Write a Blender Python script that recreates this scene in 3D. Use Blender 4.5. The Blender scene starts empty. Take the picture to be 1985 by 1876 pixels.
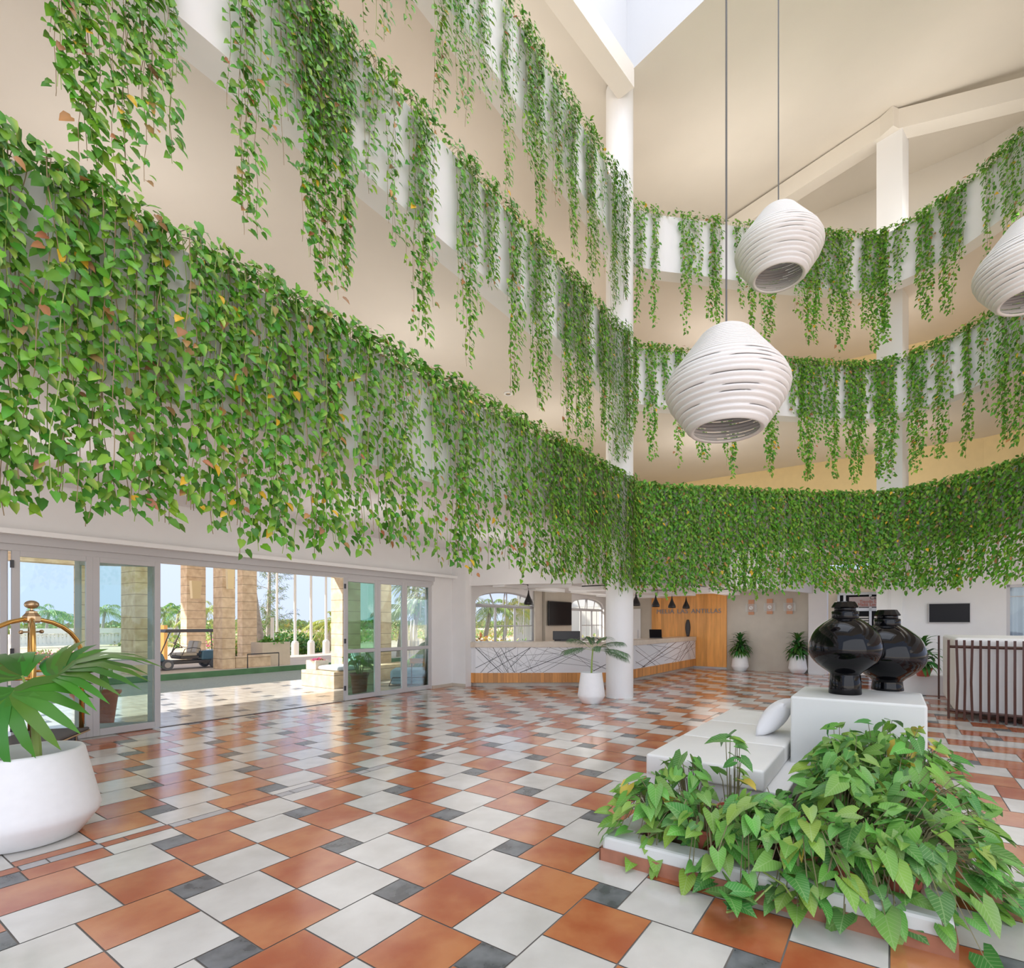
import bpy, math, random
import numpy as np
from mathutils import Vector, Matrix
random.seed(7); rng = np.random.default_rng(11)
SC = bpy.context.scene
COL = SC.collection
PI = math.pi
# ------------------------------------------------------------------ camera
F, CX, Y0, TH, H = 1011.163, 1065.362, 1207.0, 0.99108, 1.5
cu, su = math.cos(TH), math.sin(TH)
cd = bpy.data.cameras.new('camera'); cam = bpy.data.objects.new('camera', cd); COL.objects.link(cam)
cam.location = (0, 0, H); cam.rotation_euler = (PI/2, 0, 0)
cd.sensor_fit = 'HORIZONTAL'; cd.sensor_width = 36; cd.lens = F/1985*36
cd.shift_x = -(CX-992.5)/1985; cd.shift_y = (Y0-938)/1985
cd.clip_start = 0.05; cd.clip_end = 900
SC.camera = cam
SC.view_settings.view_transform = 'Standard'; SC.view_settings.look = 'None'
SC.view_settings.gamma = 1; SC.view_settings.use_curve_mapping = False
SC.view_settings.exposure = 0.0

# ---- measuring helpers: u runs along the glass door wall, v across it towards the driveway
def UV(u, v, z=0): return Vector((u*cu-v*su, u*su+v*cu, z))
def toUV(x, y): return x*cu+y*su, -x*su+y*cu
def G(x, y, z=0):
    Y = F*(H-z)/(y-Y0); return Vector(((x-CX)*Y/F, Y, z))
def at(x, y, Y): return Vector(((x-CX)*Y/F, Y, H+(Y0-y)/F*Y))
def Uat(x, v):
    k = (x-CX)/F; return (v*su+k*v*cu)/(cu-k*su)
def Vat(x, u):
    k = (x-CX)/F; return (u*cu-k*u*su)/(su+k*cu)
def dep(u, v): return u*su+v*cu
DU = Vector((cu, su, 0)); DV = Vector((-su, cu, 0)); UP = Vector((0, 0, 1))
ANG = TH

# ------------------------------------------------------------------ materials
def newmat(name):
    m = bpy.data.materials.new(name); m.use_nodes = True
    nt = m.node_tree; b = nt.nodes['Principled BSDF']; return m, nt, b
def mat(name, col, rough=.5, metal=0, noise=0, nscale=6, bump=0, bscale=40, spec=.5, coat=0, emit=None, es=1):
    m, nt, b = newmat(name)
    b.inputs['Base Color'].default_value = (*col, 1); b.inputs['Roughness'].default_value = rough
    b.inputs['Metallic'].default_value = metal; b.inputs['Specular IOR Level'].default_value = spec
    b.inputs['Coat Weight'].default_value = coat
    if noise or bump:
        tc = nt.nodes.new('ShaderNodeTexCoord')
    if noise:
        n = nt.nodes.new('ShaderNodeTexNoise'); n.inputs['Scale'].default_value = nscale; n.inputs['Detail'].default_value = 4
        nt.links.new(tc.outputs['Object'], n.inputs['Vector'])
        r = nt.nodes.new('ShaderNodeValToRGB'); nt.links.new(n.outputs['Fac'], r.inputs['Fac'])
        a = 1-noise; c = 1+noise*.6
        r.color_ramp.elements[0].position = .3; r.color_ramp.elements[1].position = .7
        r.color_ramp.elements[0].color = (col[0]*a, col[1]*a, col[2]*a, 1); r.color_ramp.elements[1].color = (min(1, col[0]*c), min(1, col[1]*c), min(1, col[2]*c), 1)
        nt.links.new(r.outputs['Color'], b.inputs['Base Color'])
    if bump:
        n = nt.nodes.new('ShaderNodeTexNoise'); n.inputs['Scale'].default_value = bscale; n.inputs['Detail'].default_value = 3
        nt.links.new(tc.outputs['Object'], n.inputs['Vector'])
        bp = nt.nodes.new('ShaderNodeBump'); bp.inputs['Strength'].default_value = bump; bp.inputs['Distance'].default_value = .01
        nt.links.new(n.outputs['Fac'], bp.inputs['Height']); nt.links.new(bp.outputs['Normal'], b.inputs['Normal'])
    if emit:
        b.inputs['Emission Color'].default_value = (*emit, 1); b.inputs['Emission Strength'].default_value = es
    return m
def attrmat(name, rough=.5, spec=.5, noise=0, nscale=(6, 6, 6), transl=0, bump=0, coat=0, metal=0, veins=0):
    """colour comes from the mesh's own colour attribute (plank, tile or leaf colours)"""
    m, nt, b = newmat(name)
    a = nt.nodes.new('ShaderNodeAttribute'); a.attribute_name = 'Col'
    src = a.outputs['Color']
    b.inputs['Roughness'].default_value = rough; b.inputs['Specular IOR Level'].default_value = spec
    b.inputs['Coat Weight'].default_value = coat; b.inputs['Metallic'].default_value = metal
    if noise:
        tc = nt.nodes.new('ShaderNodeTexCoord'); mp = nt.nodes.new('ShaderNodeMapping'); mp.inputs['Scale'].default_value = nscale
        nt.links.new(tc.outputs['Object'], mp.inputs['Vector'])
        n = nt.nodes.new('ShaderNodeTexNoise'); n.inputs['Scale'].default_value = 1; n.inputs['Detail'].default_value = 5
        nt.links.new(mp.outputs['Vector'], n.inputs['Vector'])
        mr = nt.nodes.new('ShaderNodeMapRange'); mr.inputs['From Min'].default_value = .3; mr.inputs['From Max'].default_value = .7
        mr.inputs['To Min'].default_value = 1-noise; mr.inputs['To Max'].default_value = 1+noise*.5
        nt.links.new(n.outputs['Fac'], mr.inputs['Value'])
        mx = nt.nodes.new('ShaderNodeVectorMath'); mx.operation = 'SCALE'
        nt.links.new(src, mx.inputs[0]); nt.links.new(mr.outputs['Result'], mx.inputs['Scale']); src = mx.outputs[0]
        if bump:
            bp = nt.nodes.new('ShaderNodeBump'); bp.inputs['Strength'].default_value = bump; bp.inputs['Distance'].default_value = .01
            nt.links.new(n.outputs['Fac'], bp.inputs['Height']); nt.links.new(bp.outputs['Normal'], b.inputs['Normal'])
    if veins:
        la = nt.nodes.new('ShaderNodeAttribute'); la.attribute_name = 'Loc'; sx = nt.nodes.new('ShaderNodeSeparateXYZ'); nt.links.new(la.outputs['Vector'], sx.inputs[0])
        def mth(op, a, b_, v=None):
            n = nt.nodes.new('ShaderNodeMath'); n.operation = op
            for i, q in ((0, a), (1, b_)):
                if isinstance(q, (int, float)): n.inputs[i].default_value = q
                else: nt.links.new(q, n.inputs[i])
            return n.outputs[0]
        mid = mth('LESS_THAN', sx.outputs[1], .022); msk = mid
        if veins > 1:
            ph = mth('MULTIPLY', mth('SUBTRACT', sx.outputs[0], mth('MULTIPLY', sx.outputs[1], .75)), 7.0)
            fr = mth('FRACT', ph, 0); sd_ = mth('LESS_THAN', fr, .17); msk = mth('MAXIMUM', mid, mth('MULTIPLY', sd_, mth('LESS_THAN', sx.outputs[1], .40)))
        mv = nt.nodes.new('ShaderNodeMixRGB'); mv.inputs[2].default_value = (.42, .56, .26, 1); nt.links.new(mth('MULTIPLY', msk, .34), mv.inputs[0]); nt.links.new(src, mv.inputs[1]); src = mv.outputs[0]
    nt.links.new(src, b.inputs['Base Color'])
    if transl:
        t = nt.nodes.new('ShaderNodeBsdfTranslucent'); nt.links.new(src, t.inputs['Color'])
        mix = nt.nodes.new('ShaderNodeMixShader'); mix.inputs[0].default_value = transl
        nt.links.new(b.outputs[0], mix.inputs[1]); nt.links.new(t.outputs[0], mix.inputs[2])
        nt.links.new(mix.outputs[0], nt.nodes['Material Output'].inputs['Surface'])
    return m
def glassmat(name, tint, refl=.08):
    m = bpy.data.materials.new(name); m.use_nodes = True; nt = m.node_tree; nt.nodes.clear()
    o = nt.nodes.new('ShaderNodeOutputMaterial'); t = nt.nodes.new('ShaderNodeBsdfTransparent'); t.inputs[0].default_value = (*tint, 1)
    g = nt.nodes.new('ShaderNodeBsdfGlossy'); g.inputs['Roughness'].default_value = .02; g.inputs['Color'].default_value = (.9, 1, .97, 1)
    fr = nt.nodes.new('ShaderNodeFresnel'); fr.inputs[0].default_value = 1.45
    mx = nt.nodes.new('ShaderNodeMixShader'); nt.links.new(fr.outputs[0], mx.inputs[0]); nt.links.new(t.outputs[0], mx.inputs[1]); nt.links.new(g.outputs[0], mx.inputs[2])
    nt.links.new(mx.outputs[0], o.inputs[0]); return m
M = {}
M['wall'] = mat('white_plaster', (.80, .79, .785), .7, noise=.03, nscale=2)
M['cream'] = mat('cream_plaster', (.78, .735, .655), .75, noise=.04, nscale=.6)
M['beige'] = mat('beige_plaster', (.74, .675, .60), .75, noise=.04, nscale=.8)
M['yellow'] = mat('yellow_plaster', (.86, .68, .36), .75, noise=.03)
M['white'] = mat('white_paint', (.84, .84, .835), .45)
M['plinthw'] = mat('plinth_paint', (.68, .69, .67), .5)
M['pot'] = mat('white_pot', (.86, .86, .86), .55, noise=.02, nscale=20)
M['alu'] = mat('white_aluminium', (.52, .51, .52), .35, spec=.5)
M['grout'] = mat('grout', (.21, .19, .17), .8)
M['black'] = mat('black_gloss', (.002, .002, .003), .05, spec=.28)
M['blackm'] = mat('black_satin', (.02, .02, .022), .35)
M['screen'] = mat('dark_screen', (.010, .010, .013), .3, spec=.12)
M['greywood'] = mat('grey_vase', (.06, .06, .065), .6)
M['beigestone'] = mat('beige_stone', (.66, .58, .48), .25, noise=.08, nscale=8)
M['greige'] = mat('greige_wall_panel', (.55, .50, .42), .22, noise=.06, nscale=3)
M['brass'] = mat('brass', (.80, .50, .16), .16, metal=1)
M['oldbrass'] = mat('worn_brass', (.55, .40, .25), .3, metal=1)
M['rubber'] = mat('grey_rubber', (.13, .15, .19), .5)
M['darkdeck'] = mat('dark_carpet_deck', (.10, .09, .09), .7)
M['terra'] = mat('terracotta_pot', (.52, .12, .075), .55, noise=.12, nscale=30)
M['redplastic'] = mat('red_brown_pot', (.50, .14, .09), .45)
M['soil'] = mat('soil', (.12, .08, .05), .9, noise=.4, nscale=40, bump=.6)
M['cushion'] = mat('white_leather', (.80, .795, .77), .5, noise=.02, nscale=5, bump=.08, bscale=6)
M['pillow'] = mat('white_cotton', (.85, .85, .87), .8, bump=.15, bscale=8)
M['browntile'] = mat('brown_skirting_tile', (.36, .15, .09), .35, noise=.2, nscale=10)
M['slat'] = mat('dark_brown_slat', (.075, .032, .025), .22)
M['stem'] = mat('brown_stem', (.28, .20, .11), .7)
M['gstem'] = mat('green_stem', (.30, .42, .10), .5)
M['ostem'] = mat('olive_stem', (.20, .18, .09), .6)
M['trunk'] = mat('grey_trunk', (.45, .41, .37), .8, noise=.2, nscale=12)
M['cable'] = mat('cable', (.12, .12, .12), .5)
M['lampw'] = mat('ribbed_white_shade', (.80, .79, .78), .55)
M['letter'] = mat('satin_letter', (.30, .30, .32), .3)
M['steel'] = mat('brushed_steel', (.50, .50, .52), .3, metal=1)
M['clear'] = mat('clear_acrylic', (.8, .85, .85), .3); M['clear'].node_tree.nodes['Principled BSDF'].inputs['Alpha'].default_value = .25
M['glass'] = glassmat('clear_glass', (.90, .96, .94))
M['gglass'] = glassmat('green_glass', (.56, .80, .66))
M['wglass'] = glassmat('window_glass', (.97, .98, .97))
M['leaf'] = attrmat('leaf', rough=.38, spec=.35, transl=.25)
M['leafv'] = attrmat('veined_leaf', rough=.36, spec=.35, transl=.22, veins=2)
M['leafm'] = attrmat('ribbed_leaf', rough=.36, spec=.35, transl=.25, veins=1)
M['plank'] = attrmat('orange_wood', rough=.3, spec=.4, noise=.16, nscale=(14, 14, 1.6))
M['attr'] = attrmat('painted', rough=.55)
M['fabric'] = mat('blue_fabric', (.30, .50, .62), .8)
M['lfabric'] = mat('light_blue_fabric', (.62, .72, .80), .8)
M['asphalt'] = mat('asphalt', (.30, .34, .30), .9, noise=.12, nscale=20)
M['kerbgreen'] = mat('green_kerb_paint', (.10, .24, .12), .6, noise=.2, nscale=3)
M['paving'] = mat('pale_paving', (.62, .55, .48), .8, noise=.1, nscale=3)
M['sand'] = mat('sand', (.60, .50, .38), .9, noise=.15, nscale=.3)
M['concrete'] = mat('pale_concrete', (.68, .60, .50), .8, noise=.06, nscale=4)
M['cartblue'] = mat('cart_blue', (.09, .20, .30), .25, coat=.6)
M['cartgrey'] = mat('cart_grey_plastic', (.08, .08, .09), .5)
M['cartseat'] = mat('cart_seat', (.55, .50, .42), .5)
M['orange'] = mat('ochre_paint', (.80, .45, .14), .6)
M['sconce'] = mat('sconce', (.75, .62, .38), .5)
M['curtain'] = mat('sheer_curtain', (.48, .55, .68), .8)
M['bracket'] = mat('dark_hardware', (.05, .05, .06), .4)
# stone blocks: courses cut by thin joints
def stonemat():
    m, nt, b = newmat('coral_stone'); b.inputs['Roughness'].default_value = .85
    tc = nt.nodes.new('ShaderNodeTexCoord'); n = nt.nodes.new('ShaderNodeTexNoise'); n.inputs['Scale'].default_value = 5; n.inputs['Detail'].default_value = 8
    nt.links.new(tc.outputs['Object'], n.inputs['Vector'])
    r = nt.nodes.new('ShaderNodeValToRGB'); r.color_ramp.elements[0].position = .3; r.color_ramp.elements[1].position = .7
    r.color_ramp.elements[0].color = (.60, .44, .29, 1); r.color_ramp.elements[1].color = (.84, .69, .51, 1)
    nt.links.new(n.outputs['Fac'], r.inputs['Fac'])
    sp = nt.nodes.new('ShaderNodeSeparateXYZ'); nt.links.new(tc.outputs['Object'], sp.inputs[0])
    mm = nt.nodes.new('ShaderNodeMath'); mm.operation = 'PINGPONG'; mm.inputs[1].default_value = .15; nt.links.new(sp.outputs[2], mm.inputs[0])
    lt = nt.nodes.new('ShaderNodeMath'); lt.operation = 'LESS_THAN'; lt.inputs[1].default_value = .006; nt.links.new(mm.outputs[0], lt.inputs[0])
    mx = nt.nodes.new('ShaderNodeMixRGB'); mx.inputs[2].default_value = (.24, .17, .11, 1)
    nt.links.new(lt.outputs[0], mx.inputs[0]); nt.links.new(r.outputs[0], mx.inputs[1]); nt.links.new(mx.outputs[0], b.inputs['Base Color'])
    bp = nt.nodes.new('ShaderNodeBump'); bp.inputs['Strength'].default_value = .4; bp.inputs['Distance'].default_value = .02
    nt.links.new(n.outputs['Fac'], bp.inputs['Height']); nt.links.new(bp.outputs[0], b.inputs['Normal'])
    return m
M['stone'] = stonemat()
def tilemat(name, kind):
    m, nt, b = newmat(name)
    tc = nt.nodes.new('ShaderNodeTexCoord'); at_ = nt.nodes.new('ShaderNodeAttribute'); at_.attribute_name = 'Col'
    ad = nt.nodes.new('ShaderNodeVectorMath'); ad.operation = 'MULTIPLY_ADD'; ad.inputs[1].default_value = (40, 40, 40)
    nt.links.new(at_.outputs['Color'], ad.inputs[0]); nt.links.new(tc.outputs['Object'], ad.inputs[2])
    n = nt.nodes.new('ShaderNodeTexNoise'); n.inputs['Detail'].default_value = 6; nt.links.new(ad.outputs[0], n.inputs['Vector'])
    r = nt.nodes.new('ShaderNodeValToRGB'); nt.links.new(n.outputs['Fac'], r.inputs['Fac'])
    e = r.color_ramp.elements
    if kind == 'w': n.inputs['Scale'].default_value = 3; cols = ((.56, .535, .495), (.68, .66, .62)); ro = (.10, .20)
    if kind == 'so': n.inputs['Scale'].default_value = 5; cols = ((.36, .085, .03), (.44, .14, .06)); ro = (.25, .35)
    if kind == 'sg': n.inputs['Scale'].default_value = 5; cols = ((.40, .39, .39), (.48, .47, .47)); ro = (.25, .35)
    if kind == 't': n.inputs['Scale'].default_value = 3.2; cols = ((.40, .105, .042), (.54, .215, .09)); ro = (.09, .18)
    if kind == 'g': n.inputs['Scale'].default_value = 9; cols = ((.075, .08, .085), (.19, .20, .21)); ro = (.22, .35)
    e[0].position = .35; e[1].position = .65; e[0].color = (*cols[0], 1); e[1].color = (*cols[1], 1)
    nt.links.new(r.outputs[0], b.inputs['Base Color'])
    # fine pits in the glaze
    n2 = nt.nodes.new('ShaderNodeTexNoise'); n2.inputs['Scale'].default_value = 160; n2.inputs['Detail'].default_value = 2; nt.links.new(tc.outputs['Object'], n2.inputs['Vector'])
    mr = nt.nodes.new('ShaderNodeMapRange'); mr.inputs['To Min'].default_value = ro[0]; mr.inputs['To Max'].default_value = ro[1]
    nt.links.new(n.outputs['Fac'], mr.inputs['Value']); nt.links.new(mr.outputs[0], b.inputs['Roughness'])
    bp = nt.nodes.new('ShaderNodeBump'); bp.inputs['Strength'].default_value = .05 if kind != 'g' else .15; bp.inputs['Distance'].default_value = .004
    nt.links.new((n2 if kind != 'g' else n).outputs['Fac'], bp.inputs['Height']); nt.links.new(bp.outputs[0], b.inputs['Normal'])
    b.inputs['Specular IOR Level'].default_value = .8
    return m
M['so'] = tilemat('inlay_orange', 'so'); M['sg'] = tilemat('inlay_grey', 'sg'); M['tw'] = tilemat('white_tile', 'w'); M['tt'] = tilemat('terracotta_tile', 't'); M['tg'] = tilemat('slate_tile', 'g')
def marblemat():
    m, nt, b = newmat('white_marble'); b.inputs['Roughness'].default_value = .12; b.inputs['Base Color'].default_value = (.74, .75, .78, 1); return m
M['marble'] = marblemat()

# ------------------------------------------------------------------ mesh builder
class MB:
    def __init__(s): s.v = []; s.f = []; s.c = []; s.m = []; s.has = False
    def _add(s, vs, fs, col=None, mi=0):
        o = len(s.v); s.v += [tuple(p) for p in vs]
        for f in fs: s.f.append(tuple(i+o for i in f)); s.c.append(col or (1, 1, 1)); s.m.append(mi)
        if col: s.has = True
        return s
    def box(s, c, d, ang=0, col=None, mi=0, top=None):
        """box centred at c with size d, turned by ang about z; top=(sx,sy) scales the upper face"""
        hx, hy, hz = d[0]/2, d[1]/2, d[2]/2; ca, sa = math.cos(ang), math.sin(ang); vs = []
        for z in (-1, 1):
            k = top if (top and z > 0) else (1, 1)
            for x, y in ((-1, -1), (1, -1), (1, 1), (-1, 1)):
                X, Y = x*hx*k[0], y*hy*k[1]; vs.append((c[0]+X*ca-Y*sa, c[1]+X*sa+Y*ca, c[2]+z*hz))
        return s._add(vs, [(3, 2, 1, 0), (4, 5, 6, 7), (0, 1, 5, 4), (1, 2, 6, 5), (2, 3, 7, 6), (3, 0, 4, 7)], col, mi)
    def uv(s, u0, u1, v0, v1, z0, z1, col=None, mi=0):
        c = UV((u0+u1)/2, (v0+v1)/2, (z0+z1)/2); return s.box(c, (abs(u1-u0), abs(v1-v0), abs(z1-z0)), ANG, col, mi)
    def quad(s, a, b, c, d, col=None, mi=0): return s._add([a, b, c, d], [(0, 1, 2, 3)], col, mi)
    def prism(s, pts, z0, z1, col=None, mi=0):
        n = len(pts); vs = [(p[0], p[1], z0) for p in pts]+[(p[0], p[1], z1) for p in pts]
        fs = [tuple(range(n-1, -1, -1)), tuple(range(n, 2*n))]+[(i, (i+1) % n, n+(i+1) % n, n+i) for i in range(n)]
        return s._add(vs, fs, col, mi)
    def tube(s, pts, r, n=8, col=None, mi=0, cap=True):
        pts = [Vector(p) for p in pts]; rs = r if isinstance(r, (list, tuple)) else [r]*len(pts)
        vs = []; prev = None
        for i, p in enumerate(pts):
            t = (pts[min(i+1, len(pts)-1)]-pts[max(i-1, 0)]).normalized()
            if prev is None:
                a = Vector((0, 0, 1)) if abs(t.z) < .9 else Vector((1, 0, 0)); e1 = t.cross(a).normalized()
            else:
                e1 = (prev-t*prev.dot(t)).normalized()
            prev = e1; e2 = t.cross(e1)
            for k in range(n):
                a = 2*PI*k/n; vs.append(p+(e1*math.cos(a)+e2*math.sin(a))*rs[i])
        fs = []
        for i in range(len(pts)-1):
            for k in range(n): fs.append((i*n+k, i*n+(k+1) % n, (i+1)*n+(k+1) % n, (i+1)*n+k))
        if cap: fs.append(tuple(range(n-1, -1, -1))); fs.append(tuple((len(pts)-1)*n+k for k in range(n)))
        return s._add(vs, fs, col, mi)
    def lathe(s, prof, c=(0, 0, 0), n=32, col=None, mi=0, skip=None, sides=None):
        """prof: list of (r, z)"""
        vs = []; fs = []
        for r, z in prof:
            for k in range(n):
                a = 2*PI*k/n; vs.append((c[0]+r*math.cos(a), c[1]+r*math.sin(a), c[2]+z))
        for i in range(len(prof)-1):
            for k in range(n):
                if skip and skip(i, k): continue
                fs.append((i*n+k, i*n+(k+1) % n, (i+1)*n+(k+1) % n, (i+1)*n+k))
        return s._add(vs, fs, col, mi)
    def ball(s, c, r, n=12, col=None, mi=0, sc=(1, 1, 1)):
        m = n//2; vs = []; fs = []
        for i in range(m+1):
            p = PI*i/m
            for k in range(n):
                a = 2*PI*k/n; vs.append((c[0]+r*sc[0]*math.sin(p)*math.cos(a), c[1]+r*sc[1]*math.sin(p)*math.sin(a), c[2]+r*sc[2]*math.cos(p)))
        for i in range(m):
            for k in range(n): fs.append((i*n+k, (i+1)*n+k, (i+1)*n+(k+1) % n, i*n+(k+1) % n))
        return s._add(vs, fs, col, mi)
    def build(s, name, mats, parent=None, smooth=False, bevel=0, seg=2, subsurf=0, solid=0):
        me = bpy.data.meshes.new(name)
        org = Vector((0, 0, 0)) if parent is None else parent.matrix_world.translation.copy()
        if parent is not None:
            rz = parent.rotation_euler.z
        me.from_pydata(s.v, [], s.f)
        if not isinstance(mats, (list, tuple)): mats = [mats]
        for x in mats: me.materials.append(M[x] if isinstance(x, str) else x)
        me.polygons.foreach_set('material_index', s.m)
        if smooth: me.polygons.foreach_set('use_smooth', [True]*len(s.f))
        if s.has:
            ca = me.color_attributes.new('Col', 'FLOAT_COLOR', 'CORNER'); arr = []
            for f, c in zip(s.f, s.c): arr += [c[0], c[1], c[2], 1]*len(f)
            ca.data.foreach_set('color', arr)
        me.validate(); me.update()
        o = bpy.data.objects.new(name, me); COL.objects.link(o)
        if parent is not None: o.parent = parent
        if bevel:
            b = o.modifiers.new('b', 'BEVEL'); b.width = bevel; b.segments = seg; b.limit_method = 'ANGLE'
        if subsurf:
            b = o.modifiers.new('s', 'SUBSURF'); b.levels = b.render_levels = subsurf
        if solid:
            b = o.modifiers.new('t', 'SOLIDIFY'); b.thickness = solid; b.offset = -1
        return o
def tag(o, label, cat, group=None, kind=None):
    o['label'] = label; o['category'] = cat
    if group: o['group'] = group
    if kind: o['kind'] = kind
    return o
def thing(name, label, cat, loc=(0, 0, 0), rz=0, group=None):
    o = bpy.data.objects.new(name, None); COL.objects.link(o); o.location = loc; o.rotation_euler = (0, 0, rz); o.empty_display_size = .1
    return tag(o, label, cat, group)
def struct(o): o['kind'] = 'structure'; return o
def recentre(o, base=None):
    """put the origin of a one-mesh thing at its base"""
    me = o.data; n = len(me.vertices); a = np.empty(n*3); me.vertices.foreach_get('co', a); a = a.reshape(-1, 3)
    c = Vector(((a[:, 0].min()+a[:, 0].max())/2, (a[:, 1].min()+a[:, 1].max())/2, a[:, 2].min()))
    a -= np.array(c); me.vertices.foreach_set('co', a.ravel()); o.location = c; me.update(); return o
def dup(root, loc, rz=None, label=None, group=None, scale=None):
    r = root.copy(); COL.objects.link(r); r.location = loc
    if rz is not None: r.rotation_euler = (0, 0, rz)
    if scale: r.scale = (scale,)*3
    if label: r['label'] = label
    if group: r['group'] = group
    for ch in list(root.children):
        c = ch.copy(); COL.objects.link(c); c.parent = r
        for g in ch.children:
            d = g.copy(); COL.objects.link(d); d.parent = c
    return r

# ------------------------------------------------------------------ leaves
POTHOS = (np.array([(0, 0, 0), (.35, 0, -.02), (.72, 0, -.07), (1, 0, -.2),
                    (-.08, .2, .04), (.2, .5, .09), (.62, .36, .02), (-.08, -.2, .04), (.2, -.5, .09), (.62, -.36, .02)], float),
          [(0, 1, 5, 4), (1, 2, 6, 5), (2, 3, 6), (0, 7, 8, 1), (1, 8, 9, 2), (2, 9, 3)])
ARROW = (np.array([(0, 0, 0), (.3, 0, -.02), (.65, 0, -.06), (1, 0, -.2),
                   (-.34, .30, .0), (-.12, .48, .07), (.2, .46, .08), (.6, .3, .02), (-.34, -.30, .0), (-.12, -.48, .07), (.2, -.46, .08), (.6, -.3, .02)], float),
         [(0, 5, 4), (0, 1, 6, 5), (1, 2, 7, 6), (2, 3, 7), (0, 8, 9), (0, 9, 10, 1), (1, 10, 11, 2), (2, 11, 3)])
BLADE = (np.array([(0, .3, 0), (0, -.3, 0), (.3, .5, .06), (.3, 0, .0), (.3, -.5, .06), (.65, .42, -.02), (.65, 0, -.08), (.65, -.42, -.02), (1, 0, -.3)], float),
         [(0, 1, 3), (0, 3, 2), (1, 4, 3), (2, 3, 6, 5), (3, 4, 7, 6), (5, 6, 8), (6, 7, 8)])
STRAP = (np.array([(0, .35, 0), (0, -.35, 0), (.3, .5, .10), (.3, -.5, .10), (.6, .45, .06), (.6, -.45, .06), (.85, .3, -.10), (.85, -.3, -.10), (1, 0, -.28)], float),
         [(0, 1, 3, 2), (2, 3, 5, 4), (4, 5, 7, 6), (6, 7, 8)])
def nrm(a): return a/np.maximum(np.linalg.norm(a, axis=1, keepdims=True), 1e-9)
class Leaves:
    def __init__(s, tmpl): s.T, s.Fc = tmpl; s.P = []; s.D = []; s.N = []; s.L = []; s.W = []; s.C = []; s.V = []
    def add(s, p, d, n, l, w, c, var=0): s.P.append(p); s.D.append(d); s.N.append(n); s.L.append(l); s.W.append(w); s.C.append(c); s.V.append(var)
    def build(s, name, parent=None, matr='leaf', yellow=(.62, .70, .16)):
        P = np.array([tuple(x) for x in s.P], float); D = nrm(np.array([tuple(x) for x in s.D], float)); N = np.array([tuple(x) for x in s.N], float)
        L = np.array(s.L)[:, None]; W = np.array(s.W)[:, None]; C = np.array(s.C, float); V = np.array(s.V, float)
        S = nrm(np.cross(N, D)); N = np.cross(D, S)
        if parent is not None: P = P-np.array(parent.matrix_world.translation if False else parent.location)
        k = len(s.T); n = len(P); T = s.T
        verts = (P[:, None, :]+(L*1)[:, None, :]*T[None, :, 0:1]*D[:, None, :]+W[:, None, :]*T[None, :, 1:2]*S[:, None, :]+L[:, None, :]*T[None, :, 2:3]*N[:, None, :])
        verts = verts.reshape(-1, 3)
        me = bpy.data.meshes.new(name)
        lt = [len(f) for f in s.Fc]; base = np.concatenate([np.array(f) for f in s.Fc])
        idx = (base[None, :]+(np.arange(n)*k)[:, None]).ravel()
        tot = np.tile(np.array(lt), n); st = np.concatenate([[0], np.cumsum(tot)[:-1]])
        me.vertices.add(n*k); me.vertices.foreach_set('co', verts.ravel())
        me.loops.add(len(idx)); me.loops.foreach_set('vertex_index', idx.astype(np.int32))
        me.polygons.add(len(tot)); me.polygons.foreach_set('loop_start', st.astype(np.int32)); me.polygons.foreach_set('loop_total', tot.astype(np.int32))
        me.polygons.foreach_set('use_smooth', np.ones(len(tot), bool))
        me.update(calc_edges=True)
        col = np.repeat(C[:, None, :], k, axis=1)
        # midrib a little paler, and a pale blotch on one half of variegated leaves
        mid = (np.abs(T[:, 1]) < .01); col[:, mid, :] *= (np.array([1.15, 1.12, 1.1]) if s.T is ARROW[0] else np.array([1.22, 1.16, 1.1]))
        side = np.where(T[:, 1] > .25)[0]
        sel = V > .5
        if sel.any():
            ci = col[sel]; ci[:, side, :] = .45*ci[:, side, :]+.55*np.array(yellow); col[sel] = ci
        rgba = np.concatenate([np.clip(col, 0, 1), np.ones((n, k, 1))], axis=2).reshape(-1, 4)
        ca = me.color_attributes.new('Col', 'FLOAT_COLOR', 'POINT'); ca.data.foreach_set('color', rgba.ravel())
        loc = np.tile(np.stack([T[:, 0], np.abs(T[:, 1]), T[:, 0]*0, T[:, 0]*0+1], 1), (n, 1)); cb_ = me.color_attributes.new('Loc', 'FLOAT_COLOR', 'POINT'); cb_.data.foreach_set('color', loc.ravel())
        me.materials.append(M[matr]); me.validate()
        o = bpy.data.objects.new(name, me); COL.objects.link(o)
        if parent is not None: o.parent = parent
        return o
def R(a, b): return random.uniform(a, b)
def rv(s=1): return Vector((random.gauss(0, s), random.gauss(0, s), random.gauss(0, s)))
def green(kind='p'):
    r = random.random()
    if kind == 'p':
        if r < .022: return (R(.30, .45), R(.16, .24), R(.07, .10))
        if r < .030: return (.72, .45, .04)
        if r < .40: return (R(.055, .095), R(.19, .27), R(.02, .035))
        if r < .86: return (R(.10, .17), R(.28, .39), R(.025, .045))
        return (R(.16, .26), R(.36, .46), R(.03, .06))
    if kind == 's':
        if r < .25: return (R(.06, .09), R(.20, .27), R(.04, .06))
        if r < .78: return (R(.12, .19), R(.33, .43), R(.055, .085))
        if r < .985: return (R(.18, .27), R(.36, .45), R(.05, .08))
        return (.65, .50, .08)
    if kind == 'd': return (R(.04, .09), R(.15, .25), R(.03, .05))
    if kind == 'y': return (R(.35, .55), R(.42, .55), R(.06, .1))
SKY, SUN, LK = 1.15, 6.5, .75
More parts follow.
